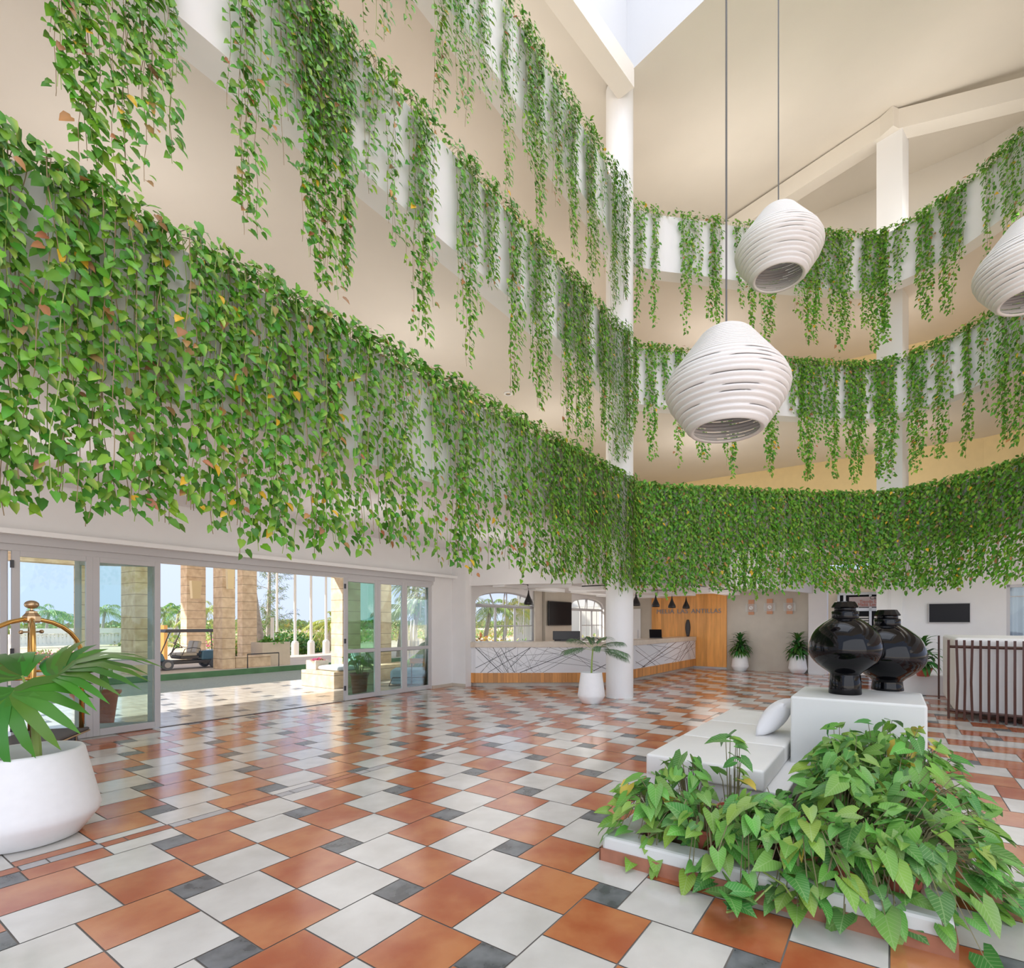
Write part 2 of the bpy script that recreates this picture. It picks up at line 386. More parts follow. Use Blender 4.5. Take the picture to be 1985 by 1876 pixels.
# ================================================================== FLOOR
VD = 8.76            # plane of the glass doors
UO, VO = toUV(-.1466, 2.3437); HS = .2; GAP = .004
STRIP = (4.40, 4.50)
def tile_rects():
    for n in range(-16, 34):
        for m_ in range(-34, 34):
            bu, bv = 4*n+m_, -n+4*m_; alt = m_ % 2
            for (a, b, kind) in ((0, 0, 'tt' if alt else 'tw'), (2, 0, 'tw' if alt else 'tt'), (0, 2, 'tw' if alt else 'tt'), (2, 2, 'tt' if alt else 'tw')):
                yield bu+a, bu+a+2, bv+b, bv+b+2, kind
            yield bu+3, bu+4, bv-1, bv, 'tg'
def build_floor():
    reg_in = (-4.6, 17.4, -9.0, VD); reg_out = (-1.0, 16.0, VD, 13.05)
    mi = {'tw': 0, 'tt': 1, 'tg': 2}
    for name, reg, out in (('floor', reg_in, False), ('patio_floor', reg_out, True)):
        mb = MB()
        for a, b, c, d, k in tile_rects():
            u0, u1, v0, v1 = UO+a*HS, UO+b*HS, VO+c*HS, VO+d*HS
            parts = [(v0, v1)]
            if not out:
                parts = [(v0, min(v1, STRIP[0])), (max(v0, STRIP[1]), v1)] if v0 < STRIP[1] and v1 > STRIP[0] else [(v0, v1)]
            for w0, w1 in parts:
                p0, p1, q0, q1 = max(u0, reg[0])+GAP, min(u1, reg[1])-GAP, max(w0, reg[2])+GAP, min(w1, reg[3])-GAP
                if p1 <= p0+.01 or q1 <= q0+.005: continue
                kk = 'tw' if (out and k == 'tt') else k
                r = random.random()
                mb.quad(UV(p0, q0, .0), UV(p1, q0, .0), UV(p1, q1, .0), UV(p0, q1, .0), col=(r, random.random(), random.random()), mi=mi[kk])
        if not out:  # narrow inlay strip of small cut tiles
            u = Uat(198, 4.45)-16*.4; i = 0
            while u < reg[1]-.4:
                for ln, in ((.13,), (.27,)):
                    mb.quad(UV(u+GAP, STRIP[0]+GAP), UV(u+ln-GAP, STRIP[0]+GAP), UV(u+ln-GAP, STRIP[1]-GAP), UV(u+GAP, STRIP[1]-GAP), col=(R(0, 1), R(0, 1), R(0, 1)), mi=(5 if i % 2 else 4)) if u > reg[0] else 0; u += ln
                i += 1
        mb.quad(UV(reg[0], reg[2], -.004), UV(reg[1], reg[2], -.004), UV(reg[1], reg[3], -.004), UV(reg[0], reg[3], -.004), mi=3)
        struct(mb.build(name, ['tw', 'tt', 'tg', 'grout', 'so', 'sg']))
build_floor()

# ================================================================== SHELL
ctrl = [tuple(UV(-5, 4.45).xy), tuple(UV(-1, 4.45).xy), tuple(UV(4, 4.45).xy), tuple(UV(8.6, 4.45).xy), (1.69, 10.72), (3.25, 11.1), (4.85, 11.38), (6.3, 11.55), (7.3, 11.5), (7.95, 10.7), (8.25, 9.6), (8.4, 8.2), (8.45, 6.5), (8.45, 2.5), (8.45, -2)]
outer = [UV(-5, VD), UV(-1, VD), UV(4, VD), UV(8.6, VD), UV(17.4, VD), UV(17.4, 6), UV(17.4, 3.5), UV(17.4, 1), UV(17.4, -2), UV(16.5, -4.5), (14.5, 10), (14.5, 8.2), (14.5, 6.5), (14.5, 2.5), (14.5, -2)]
outer = [tuple(Vector(o).xy) for o in outer]
def catmull(P, k=8, a=.5):
    out = []
    for i in range(len(P)-1):
        p0, p1, p2, p3 = P[max(i-1, 0)], P[i], P[i+1], P[min(i+2, len(P)-1)]
        for j in range(k):
            t = j/k
            out.append(tuple(.5*((2*p1[q])+(-p0[q]+p2[q])*t+(2*p0[q]-5*p1[q]+4*p2[q]-p3[q])*t*t+(-p0[q]+3*p1[q]-3*p2[q]+p3[q])*t**3) for q in (0, 1)))
    out.append(P[-1]); return out
RING = ctrl[:4]+catmull(ctrl[3:], 8)[1:]
nseg = len(RING)
# matching outer points: linear interpolation between outer control points
OUT = outer[:4]
for i in range(3, len(outer)-1):
    for j in range(1, 9):
        t = j/8; OUT.append((outer[i][0]*(1-t)+outer[i+1][0]*t, outer[i][1]*(1-t)+outer[i+1][1]*t))
ringA = np.array(RING); seg = np.linalg.norm(np.diff(ringA, axis=0), axis=1); cum = np.concatenate([[0], np.cumsum(seg)]); RLEN = cum[-1]
def ring(s):
    """point, tangent and inward normal at arc length s along the balcony edge"""
    i = int(min(max(np.searchsorted(cum, s)-1, 0), len(seg)-1)); t = (s-cum[i])/seg[i]
    p = ringA[i]*(1-t)+ringA[i+1]*t; d = (ringA[i+1]-ringA[i])/seg[i]
    return Vector((p[0], p[1], 0)), Vector((d[0], d[1], 0)), Vector((d[1], -d[0], 0))
_ss = np.linspace(0, RLEN, 3000); _kk = []
for s_ in _ss:
    p_, t_, n_ = ring(s_); p_ = p_+n_*.12; _kk.append((p_.x/p_.y) if p_.y > .3 else -99)
_kk = np.array(_kk)
def s_at(px):
    k = (px-CX)/F; ok = np.where(_kk > -50)[0]; i = ok[np.argmin(np.abs(_kk[ok]-k))]; return float(_ss[i])
def offset(pts, d):
    out = []
    for i, p in enumerate(pts):
        a = Vector(pts[max(i-1, 0)]); b = Vector(pts[min(i+1, len(pts)-1)]); t = (b-a).normalized(); out.append((p[0]-t.y*d, p[1]+t.x*d))
    return out
BACK = offset(RING, .30)
TOPS = (4.30, 7.20, 10.05); SLABS = ((3.12, 3.22), (6.03, 6.28), (8.88, 9.13))
for nm, zt, (zb, zc) in zip(('first', 'middle', 'top'), TOPS, SLABS):
    mb = MB()
    for i in range(nseg-1):
        a, b, c, d = RING[i], RING[i+1], BACK[i+1], BACK[i]
        mb.quad((*a, zb), (*b, zb), (*b, zt), (*a, zt)); mb.quad((*a, zt), (*b, zt), (*c, zt), (*d, zt))
        mb.quad((*d, zt), (*c, zt), (*c, zb), (*d, zb)); mb.quad((*d, zb), (*c, zb), (*b, zb), (*a, zb))
    o = mb.build('wall_%s_balcony' % nm, 'wall'); struct(o)
    # corridor slab seen from below
    mb = MB()
    for i in range(nseg-1):
        a, b, c, d = BACK[i], BACK[i+1], OUT[i+1], OUT[i]
        mb.quad((*a, zc), (*d, zc), (*c, zc), (*b, zc)); mb.quad((*a, zc+.2), (*b, zc+.2), (*c, zc+.2), (*d, zc+.2))
    o = mb.build('ceiling_under_%s_balcony' % nm, 'wall' if nm == 'first' else 'beige'); struct(o)
# outer walls of the upper floors
mb = MB()
for i in range(3, nseg-1):
    a, b = OUT[i], OUT[i+1]
    mb.quad((*a, 3.2), (*b, 3.2), (*b, 9.13), (*a, 9.13), mi=1)
    mb.quad((*a, 9.13), (*b, 9.13), (*b, 14.2), (*a, 14.2), mi=0)
for i in range(0, 3):
    a, b = OUT[i], OUT[i+1]; mb.quad((*a, 3.2), (*b, 3.2), (*b, 14.2), (*a, 14.2), mi=2)
mb.uv(-24, -5, VD, VD+.1, 3.2, 14.2, mi=2)
struct(mb.build('wall_upper', ['cream', 'yellow', 'beige']))
# roof: cream planes rising away from the lantern, white lantern walls above
A = Vector((1.5, 10.2)); d2 = Vector((.685, -.729)); d1 = Vector((-.66, -.751))
B = A+d2*8; D = A+d1*8; C = A+d1*8+d2*8
n_ab = Vector((.729, .685)); n_ad = Vector((-.751, .66))
def zr(p, n): return 12.2+.18*max(0, (Vector(p)-A).dot(n))
Fp = Vector((2.6, 25)); Rp = Vector((24, 4)); Np = Vector((2, -7)); Lp = Vector((-16, 5))
mb = MB()
mb.quad((*A, 12.2), (*B, 12.2), (*Rp, zr(Rp, n_ab)), (*Fp, zr(Fp, n_ab)))
mb.quad((*B, 12.2), (*C, 12.2), (*Np, 13), (*Rp, zr(Rp, n_ab)))
mb.quad((*C, 12.2), (*D, 12.2), (*Lp, 13.2), (*Np, 13))
mb.quad((*D, 12.2), (*A, 12.2), (*Fp, zr(Fp, n_ab)), (*Lp, 13.2))
struct(mb.build('ceiling', 'cream'))
mb = MB()
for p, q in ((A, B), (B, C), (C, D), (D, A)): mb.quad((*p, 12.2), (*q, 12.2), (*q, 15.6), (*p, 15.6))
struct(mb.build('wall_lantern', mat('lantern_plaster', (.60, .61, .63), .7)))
mb = MB(); top = Vector(((A.x+C.x)/2, (A.y+C.y)/2, 17.6))
for p in (A, B, C, D): mb.tube([(*p, 15.6), top], .07, 6)
for p, q in ((A, B), (B, C), (C, D), (D, A)): mb.tube([(*p, 15.6), (*q, 15.6)], .07, 6)
struct(mb.build('trim_skylight_bars', 'alu'))
# beams
mb = MB(); a3 = A+d1*-.1; pA = A; w = .2
mid = (A+D)/2; mb.box((mid.x+.0, mid.y+.0, 12.05), ((A-D).length, .36, .42), math.atan2(d1.y, d1.x))
struct(mb.build('trim_beam_left', 'cream'))
K = Vector((7.9, 12.1)); bl = Vector((5.3, 15.3)); br = Vector((12.4, 10.7))
mb = MB()
for p, q in ((bl, K), (K, br)):
    m2 = (p+q)/2; mb.box((m2.x, m2.y, 13.0), ((q-p).length+.2, .35, .45), math.atan2((q-p).y, (q-p).x))
mb.box((K.x, K.y, 13.0), (.42, .42, .452), .4); struct(mb.build('trim_beam_right', 'cream'))
# round column (front) and square post (back right)
_k = (1201-CX)/F; _Y = 4.60/(cu-_k*su); cc = Vector((_k*_Y, _Y, 0)); 
mb = MB(); mb.lathe([(.275, 0), (.275, 12.25)], (cc.x, cc.y, 0), 40)
o = mb.build('round_column', 'white', smooth=True); struct(o)
pp = Vector((.6575*12.25, 12.25)); mb = MB(); mb.box((pp.x, pp.y, 6.55), (.52, .52, 13.1), ANG-.25)
struct(mb.build('square_column', 'cream' if False else 'white'))

# ================================================================== DOOR WALL (plane v = VD)
U_END = 17.4
mb = MB()
mb.uv(-24, 17.4, VD, VD+.2, 2.56, 3.3); mb.uv(-24, -2.5, VD, VD+.2, 0, 2.6)                       # wall above the doors
UB0 = Uat(836, VD); 
mb.uv(UB0, 9.28, VD-.02, VD+.2, 0, 2.6)                    # pier right of the doors
mb.uv(9.12, 9.32, 8.32, VD, 0, 3.2)                         # return beside the reception
struct(mb.build('wall_left', 'wall'))
mb = MB(); mb.uv(-5, UB0+.05, VD-.02, VD+.12, 2.36, 2.44); mb.uv(-5, UB0+.05, VD-.06, VD+.10, 2.44, 2.56)
struct(mb.build('trim_1', 'alu'))
mb = MB(); mb.uv(-5, 9.15, VD-.20, VD, 2.54, 2.60)
struct(mb.build('trim_2', 'white'))
mb = MB(); mb.uv(UB0, 9.13, VD-.045, VD-.02, 0, .07); mb.uv(9.10, 9.12, 8.32, VD-.02, 0, .07)
struct(mb.build('baseboard_left', 'greige'))
def leaf_door(idx, p0, p1, ang=None, hinge=None, rail=.95, g='glass', z1=2.365, handle=False, wst=.07):
    """glass door leaf between plan points p0 and p1"""
    p0 = Vector(p0).to_2d() if not isinstance(p0, Vector) else p0.xy; p1 = p1.xy
    L = (p1-p0).length; a = math.atan2((p1-p0).y, (p1-p0).x)
    o = bpy.data.objects.new('door_%d' % idx, None); COL.objects.link(o); o.location = (p0.x, p0.y, 0); o.rotation_euler = (0, 0, a); struct(o)
    f = MB()
    for x0, x1, za, zb in ((0, wst, 0.01, z1), (L-wst, L, 0.01, z1), (wst, L-wst, .01, .10), (wst, L-wst, z1-.07, z1), (wst, L-wst, rail-.035, rail+.035)):
        f.box(((x0+x1)/2, 0, (za+zb)/2), (x1-x0, .05, zb-za))
    fo = f.build('door_frame', 'alu', o, bevel=.004); fo.parent = o
    gm = MB()
    for za, zb in ((.10, rail-.035), (rail+.035, z1-.07)): gm.box((L/2, 0, (za+zb)/2), (L-2*wst, .008, zb-za))
    gm.build('glass_pane', g, o)
    if handle:
        h = MB(); h.box((L-wst/2, -.035, 1.02), (.035, .02, .22)); h.box((L-wst/2-.07, -.055, 1.08), (.14, .02, .025)); h.build('door_handle', 'steel', o)
    hh = MB()
    for z in ((.25, 1.15, 2.2) if idx in (1, 3) else ()): hh.box((.0, -.03, z), (.03, .03, .09))
    if hh.v: hh.build('hinge', 'bracket', o)
    return o
Pd = lambda px: UV(Uat(px, VD), VD)
leaf_door(1, Pd(22), Pd(179)); leaf_door(2, Pd(179), Pd(310))
leaf_door(3, Pd(667), Pd(731), g='wglass'); leaf_door(4, Pd(731), Pd(783)); leaf_door(5, Pd(783), Pd(834), g='wglass')
h0 = Pd(303); leaf_door(6, UV(Uat(303, VD)-.02, VD+.05), UV(Uat(303, VD)-.72, VD+.62), wst=.06)
leaf_door(7, UV(Uat(22, VD)-.02, VD+.06), UV(Uat(22, VD)-.85, VD+.35), wst=.06)
h1 = Uat(671, VD); leaf_door(8, UV(h1+.02, VD+.06), UV(h1+.86, VD+.12), g='gglass', handle=True, wst=.05)
mb = MB(); mb.uv(Uat(310, VD), Uat(667, VD), VD-.03, VD+.03, .0, .006); struct(mb.build('trim_threshold', 'bracket'))

# ================================================================== RECEPTION
RC = 2.45
Q = [UV(9.3, VD), Vector((-.585, 11.75, 0)), Vector((1.2, 11.55, 0)), UV(12.2, 3.3), UV(17.4, 1.9)]
hd = MB()
for p, q in zip(Q[:-1], Q[1:]):
    m2 = (p+q)/2; hd.box((m2.x, m2.y, 2.80), ((q-p).length+.08, .16, .86), math.atan2((q-p).y, (q-p).x))
struct(hd.build('wall_reception_header', 'wall'))
mb = MB(); pts = [UV(9.3, VD), Vector((-.585, 11.75, 0)), Vector((1.2, 11.55, 0)), UV(12.2, 3.3), UV(17.4, 1.9), UV(17.4, VD)]
mb.prism([tuple(p.xy) for p in pts], RC, RC+.1); struct(mb.build('ceiling_reception', 'wall'))
# back wall with two arched windows
W1 = (Uat(922, VD), Uat(1038, VD)); W2 = (Uat(1107, VD), Uat(1171, VD)); ZS, ZSP, ZT = .92, 2.04, 2.34
def arch(u, w): 
    m_ = (w[0]+w[1])/2; h = (w[1]-w[0])/2; t = max(0, 1-((u-m_)/h)**2); return ZSP+(ZT-ZSP)*math.sqrt(t)
mb = MB(); v0, v1 = VD, VD+.2
def wallcol(u0, u1, z0, z1): mb.uv(u0, u1, v0, v1, z0, z1)
us = 9.3
for w in (W1, W2):
    wallcol(us, w[0], 0, 2.6); wallcol(w[0], w[1], 0, ZS)
    n = 20
    for i in range(n):
        ua, ub = w[0]+(w[1]-w[0])*i/n, w[0]+(w[1]-w[0])*(i+1)/n; za, zb = arch(ua, w), arch(ub, w)
        P = [UV(ua, v0, za), UV(ub, v0, zb), UV(ub, v0, 2.6), UV(ua, v0, 2.6), UV(ua, v1, za), UV(ub, v1, zb)]
        mb.quad(P[0], P[1], P[2], P[3]); mb.quad(P[0], P[4], P[5], P[1])
    us = w[1]
wallcol(us, 17.4, 0, 2.6)
struct(mb.build('wall_reception_back', 'wall'))
for wi, w in enumerate((W1, W2), 1):
    wo = bpy.data.objects.new('window_%d' % wi, None); COL.objects.link(wo); wo.location = UV((w[0]+w[1])/2, VD+.1, ZS); wo.rotation_euler = (0, 0, ANG); struct(wo)
    hw = (w[1]-w[0])/2; f = MB(); t = .05
    def bar(x0, z0, x1, z1, r=.03):
        p = Vector((x0, 0, z0)); q = Vector((x1, 0, z1)); f.tube([p, q], r, 4)
    zb = 1.95-ZS; zsp = ZSP-ZS; zt = ZT-ZS
    bar(-hw, 0, -hw, zsp, .04); bar(hw, 0, hw, zsp, .04); bar(-hw, .03, hw, .03, .04); bar(-hw, zb, hw, zb, .045)
    n = 16; pv = None
    for i in range(n+1):
        x = -hw+2*hw*i/n; z = zsp+(zt-zsp)*math.sqrt(max(0, 1-(x/hw)**2))
        if pv: bar(pv[0], pv[1], x, z, .04)
        pv = (x, z)
    for x0, x1 in ((-.08*hw, -.0*hw), (-.36*hw, -.5*hw), (.45*hw, .55*hw), (.05*hw, .05*hw)):
        z = zsp+(zt-zsp)*math.sqrt(max(0, 1-(x1/hw)**2)); bar(x0, zb, x1, z, .025)
    for x in (-.32*hw, .33*hw): bar(x, 0, x, zb, .045)
    for x in (0, .66*hw): bar(x, .03, x, zb-.05, .016)
    bar(-.32*hw, zb*.48, hw, zb*.48, .016)
    f.build('window_frame', 'alu', wo)
    g = MB(); pts = [(-hw, 0), (hw, 0)]+[(hw-2*hw*i/12, zsp+(zt-zsp)*math.sqrt(max(0, 1-((hw-2*hw*i/12)/hw)**2))) for i in range(13)]
    g._add([(x, 0.0, z) for x, z in pts], [tuple(range(len(pts)))]); g.build('window_pane', 'wglass', wo)
# beige wall panel with the wall television
up0, up1 = Uat(1055, VD-.1), Uat(1106, VD-.1)
mb = MB(); mb.uv(up0, up1, VD-.14, VD-.01, 0, RC); struct(mb.build('wall_panel', 'greige'))
mb = MB(); mb.uv(up0-.42, up0-.05, VD-.06, VD-.01, 0, RC); struct(mb.build('wall_strip', 'greige'))
t = thing('television', 'black flat television on the beige panel between the arched reception windows', 'television', UV((Uat(1064, VD-.2)+Uat(1106, VD-.2))/2, VD-.2, 1.45), ANG)
wtv = Uat(1107, VD-.2)-Uat(1063, VD-.2)
zc_ = 1.5+(1207-1189)/F*dep((Uat(1085, VD-.2)), VD-.2)
t.location.z = zc_-.36
MB().box((0, 0, .36), (wtv, .05, .74)).build('casing', 'blackm', t, bevel=.008)
MB().box((0, -.027, .36), (wtv-.05, .004, .69)).build('screen', 'screen', t)
MB().box((0, .04, .36), (.2, .05, .2)).build('wall_bracket', 'bracket', t)
# far wall (plane u = 17.3): greige, wood panel, white pilaster
UF = 17.3
mb = MB()
mb.uv(UF, UF+.15, Vat(1566, UF), VD, 0, 3.25)
struct(mb.build('wall_far', 'greige'))
vw0, vw1 = Vat(1408.5, UF-.05), Vat(1263.5, UF-.05)
mb = MB(); v = vw0
while v < vw1-.001:
    w_ = R(.09, .14); ve = min(v+w_, vw1); c = R(.82, 1.12); mb.uv(UF-.06, UF, v+.001, ve-.001, .06, RC, col=(.90*c, .43*c, .12*c)); v = ve
struct(mb.build('wall_wood', 'plank'))
mb = MB(); mb.uv(UF-.05, UF, vw0, vw1, 0, .06); struct(mb.build('baseboard_wood', 'alu'))
vp0, vp1 = Vat(1603, UF-.3), Vat(1567, UF-.3)
mb = MB(); mb.uv(UF-.3, UF+.1, vp0, vp1, 0, 3.2); struct(mb.build('wall_pilaster', 'wall'))
# white service door in the greige wall
dv0, dv1 = Vat(1242, UF-.03), Vat(1242, UF-.03)+.85
o = bpy.data.objects.new('door_9', None); COL.objects.link(o); o.location = UV(UF-.03, (dv0+dv1)/2, 0); o.rotation_euler = (0, 0, ANG); struct(o)
MB().box((0, 0, 1.0), (.05, dv1-dv0, 2.0)).build('door_leaf', 'white', o, bevel=.01)
MB().tube([(-.06, -(dv1-dv0)/2+.08, .85), (-.06, -(dv1-dv0)/2+.08, 1.25)], .012).build('door_handle', 'steel', o)
# lettering
def text(name, s, size, M4, matr, ext=.01, parent=None, align='LEFT', sx=1, space=1.0):
    c = bpy.data.curves.new(name, 'FONT'); c.body = s; c.size = size; c.extrude = ext; c.align_x = align; c.space_character = space
    o = bpy.data.objects.new(name+'_tmp', c); COL.objects.link(o)
    bpy.context.view_layer.update(); dg = bpy.context.evaluated_depsgraph_get()
    me = bpy.data.meshes.new_from_object(o.evaluated_get(dg)); bpy.data.objects.remove(o)
    me.materials.clear(); me.materials.append(M[matr])
    n = bpy.data.objects.new(name, me); COL.objects.link(n); n.matrix_world = M4 @ Matrix.Diagonal((sx, 1, 1, 1))
    return n
def wallmat(u, v, z):   # text plane facing -u (towards the camera)
    x = Vector((su, -cu, 0)); y = Vector((0, 0, 1)); zz = x.cross(y)
    m_ = Matrix.Identity(4)
    for i in range(3): m_[i][0] = x[i]; m_[i][1] = y[i]; m_[i][2] = zz[i]
    p = UV(u, v, z); m_[0][3], m_[1][3], m_[2][3] = p.x, p.y, p.z; return m_
vt0, vt1 = Vat(1272, UF-.1), Vat(1397.5, UF-.1)
t = thing('wall_lettering', 'thin raised metal letters across the orange wood wall', 'sign', UV(UF-.085, vt0, 1.83), 0)
for wd, xa, xb in (('MELIÁ', 1272, 1306.5), ('LAS', 1312, 1333), ('ANTILLAS', 1339.5, 1397.5)):
    va_ = Vat(xa, UF-.1); vb_ = Vat(xb, UF-.1); o = text('word', wd, .21, wallmat(UF-.085, va_, 1.82), 'letter', space=1.1); bpy.context.view_layer.update()
    mw = o.matrix_world.copy(); kx = (va_-vb_)/max(.01, max(v.co.x for v in o.data.vertices)); o.parent = t; o.matrix_parent_inverse = Matrix.Translation(t.location).inverted(); o.matrix_world = mw @ Matrix.Diagonal((kx, 1, 1, 1))
# clocks
for i, (x0, yc, lab) in enumerate(((1456, 1177, 'left clock of three on the greige wall, nearest the wood panel'), (1492, 1175.5, 'middle clock of the three on wooden plates'), (1530.5, 1175, 'right clock of the three on wooden plates, nearest the white pilaster'))):
    vv = Vat(x0, UF-.04); Yc = dep(UF, vv); z = H+(Y0-yc)/F*Yc
    t = thing('wall_clock', lab, 'clock', UV(UF, vv, z-.24), ANG)
    MB().box((-.025, 0, .24), (.03, .17, .47)).build('wooden_plate', mat('clock_wood%d' % i, (.62, .30, .16), .4), t)
    MB().box((-.048, 0, .22), (.008, .34, .25)).build('clear_plate', 'clear', t)
    m_ = MB(); m_.tube([(-.054, 0, .22), (-.062, 0, .22)], .062, 20); m_.build('clock_face', 'white', t)
    m_ = MB(); m_.tube([(-.066, 0, .22), (-.066, .03*(1-i), .255)], .004, 4); m_.tube([(-.066, 0, .22), (-.066, -.035, .20)], .004, 4); m_.build('clock_hand', 'blackm', t)
# counter
CP = [(-1.98, 12.40), (-1.75, 12.32), (1.42, 12.42), tuple(UV(Uat(1232, 5.50), 5.50).xy), tuple(UV(17.1, 5.42).xy)]
def off_in(pts, d): return offset(pts, d)
t = thing('reception_counter', 'long bent reception counter, marble front with black lines over an orange wood band', 'counter', (CP[2][0], CP[2][1], 0))
base = Vector((CP[2][0], CP[2][1], 0))
CPL = [(x-base.x, y-base.y) for x, y in CP]
def band(pts, d0, d1, z0, z1, mb=None, col=None):
    a = offset(pts, d0); b = offset(pts, d1); mb = mb or MB()
    mb.prism(a+b[::-1], z0, z1, col); return mb
def mitre(pts, d):
    out = []
    for i, p in enumerate(pts):
        p = Vector(p)
        if i == 0: t = (Vector(pts[1])-p).normalized(); n = Vector((-t.y, t.x)); out.append(tuple(p+n*d)); continue
        if i == len(pts)-1: t = (p-Vector(pts[i-1])).normalized(); n = Vector((-t.y, t.x)); out.append(tuple(p+n*d)); continue
        t1 = (p-Vector(pts[i-1])).normalized(); t2 = (Vector(pts[i+1])-p).normalized(); n1 = Vector((-t1.y, t1.x)); n2 = Vector((-t2.y, t2.x))
        m_ = (n1+n2).normalized(); out.append(tuple(p+m_*(d/m_.dot(n1))))
    return out
def bandq(pts, d0, d1, z0, z1):
    a = mitre(pts, d0); b = mitre(pts, d1); mb = MB()
    for i in range(len(pts)-1): mb.prism([a[i], a[i+1], b[i+1], b[i]], z0, z1)
    return mb
bandq(CPL, .08, .5, 0, .09).build('toe_kick', 'greige', t)
bandq(CPL, .0, .5, .31, .92).build('marble_front', 'marble', t)
bandq(CPL, -.03, .62, .92, 1.045).build('counter_top', 'beigestone', t, bevel=.006)
mb = MB(); a = mitre(CPL, -.012)
for i in range(len(a)-1):
    p, q = Vector(a[i]), Vector(a[i+1]); L = (q-p).length; x = 0; an = math.atan2((q-p).y, (q-p).x)
    while x < L-1e-3:
        w_ = min(R(.06, .13), L-x); c_ = p+(q-p)*((x+w_/2)/L); nn = Vector((-(q-p).y, (q-p).x)).normalized(); c_ += nn*.05
        k = R(.75, 1.15); mb.box((c_.x, c_.y, .20), (w_-.003, .1, .23), an, col=(.66*k, .30*k, .09*k)); x += w_
mb.build('wood_band', 'plank', t)
# black inlay lines in the marble: thin raised strips
lines = []
random.seed(3)
def inlay(mb, p, q, s0, z0, s1, z1, w):
    d = (q-p); L = d.length; e = d/L; nn = Vector((-e.y, e.x))*-.002
    def P(s, z): c = p+e*(s*L)+nn; return Vector((c.x, c.y, z))
    a, b = P(s0, z0), P(s1, z1); dr = (b-a).normalized(); sd = dr.cross(Vector((nn.x, nn.y, 0)).normalized())*w
    mb.quad(a-sd, b-sd, b+sd, a+sd)
mb = MB(); p, q = Vector(CPL[1]), Vector(CPL[2])
def clipz(s0, z0, s1, z1): return s0, z0, s1, z1
ZA, ZB = .32, .915
raw = [(.0, ZB, .19, ZA, .007), (0, .43, .30, ZB, .006), (.09, ZA, .41, ZB, .006), (.13, ZB, .24, ZA, .006), (.19, .9, .29, ZA, .006), (.26, .45, .41, ZB, .006), (.33, ZA, .80, ZB, .007), (.50, ZA, .82, .88, .004), (.55, ZB, .92, .55, .003), (.68, ZB, .90, ZA, .003), (.43, ZB, .99, .40, .003), (.62, ZB, 1, .36, .003), (.86, ZA, 1, .55, .007), (.4, .62, .9, .45, .003), (.22, .7, .62, .78, .003)]
for i in range(26):
    s0 = R(.02, .5); s1 = max(.01, min(.99, s0+random.gauss(0, .22))); raw.append((s0, R(ZA, .5) if random.random() < .5 else ZA, s1, ZB if random.random() < .6 else R(.7, ZB), R(.0015, .003)))
for r in raw: inlay(mb, p, q, *r)
mb.build('inlay_lines', 'blackm', t)
mb = MB(); p, q = Vector(CPL[3]), Vector(CPL[4])
for r in [(.0, .80, .28, ZA, .006), (0, .5, .12, ZA, .006), (.08, ZA, .62, ZB, .009), (.10, ZA, .48, ZB, .004), (.1, ZA, .85, ZB, .006), (.0, ZB, .35, ZA, .003), (.2, ZB, .40, .6, .004), (.15, ZB, .7, .7, .003), (.60, ZA, .77, ZB, .006), (.66, ZA, .88, ZB, .007), (.70, ZA, .99, .9, .007), (.79, ZB, .87, ZA, .004), (.87, ZB, .985, .36, .006), (.8, ZB, .9, ZA, .003), (.55, ZA, .97, ZB, .003), (.6, .4, 1, .7, .003), (.42, .4, 1, .82, .003), (.0, .45, .45, .8, .003), (.3, .6, .66, .35, .003)]: inlay(mb, p, q, *r)
mb.build('inlay_lines', 'slat', t)
# ceiling raft panels
pan = [(905, 1146, 60, 12.9), (1000, 1138, 70, 12.9), (1045, 1152, 60, 13.2), (1110, 1156, 60, 13.6), (1125, 1142, 55, 12.6), (1075, 1147, 30, 15)]
mb = None
plist = [(9.9, 7.6, .9, .35), (10.3, 6.6, 1.2, .45), (11.4, 7.6, 1.4, .35), (11.9, 6.5, 1.0, .6), (13.1, 7.2, 1.3, .5), (12.2, 5.4, 1.3, .4), (14.0, 6.0, 1.3, .6), (14.6, 4.9, 1.5, .45), (13.3, 4.3, 1.2, .5), (15.7, 5.6, 1.1, .5), (15.5, 4.0, 1.3, .45), (16.5, 6.8, 1.0, .6), (15.2, 7.6, 1.2, .4)]
p0 = None
for i, (u, v, a_, b_) in enumerate(plist):
    m_ = MB().box((0, 0, 0), (a_, b_, .09)); o = m_.build('ceiling_panel', 'white'); o.location = UV(u, v, RC-.075); o.rotation_euler = (0, 0, ANG+(PI/2 if i % 2 else 0))
    tag(o, 'white rectangular raft panel fixed under the reception ceiling', 'ceiling panel', 'raft panels on the reception ceiling')
# small black pendants over the counter
t = thing('pendant_light', 'black drop-shaped pendant hanging at the left end of the reception, before the arched window', 'lamp', (0, 0, 0))
MB().lathe([(0, .36), (.012, .36), (.018, .30), (.03, .24), (.06, .17), (.095, .10), (.115, .05), (.11, .0), (.095, 0)], n=24).build('lamp_shade', 'blackm', t, smooth=True)
MB().tube([(0, 0, .35), (0, 0, .50)], .004, 6).build('cable', 'cable', t)
MB().lathe([(0, .5), (.07, .5), (.07, .475), (0, .475)], n=20).build('canopy', 'blackm', t, smooth=False)
pl = [(1024.5, 1168, 13.0), (1233, 1171, 13.9), (1271, 1174.5, 14.9), (1302.5, 1177.5, 15.8), (1330, 1179, 16.6)]
labs = [None, 'black drop-shaped pendant just right of the round column, first over the right counter', 'second black drop-shaped pendant over the right counter, left of the lettering', 'third black drop-shaped pendant over the right counter, above the letters', 'last black drop-shaped pendant over the counter, farthest from the round column']
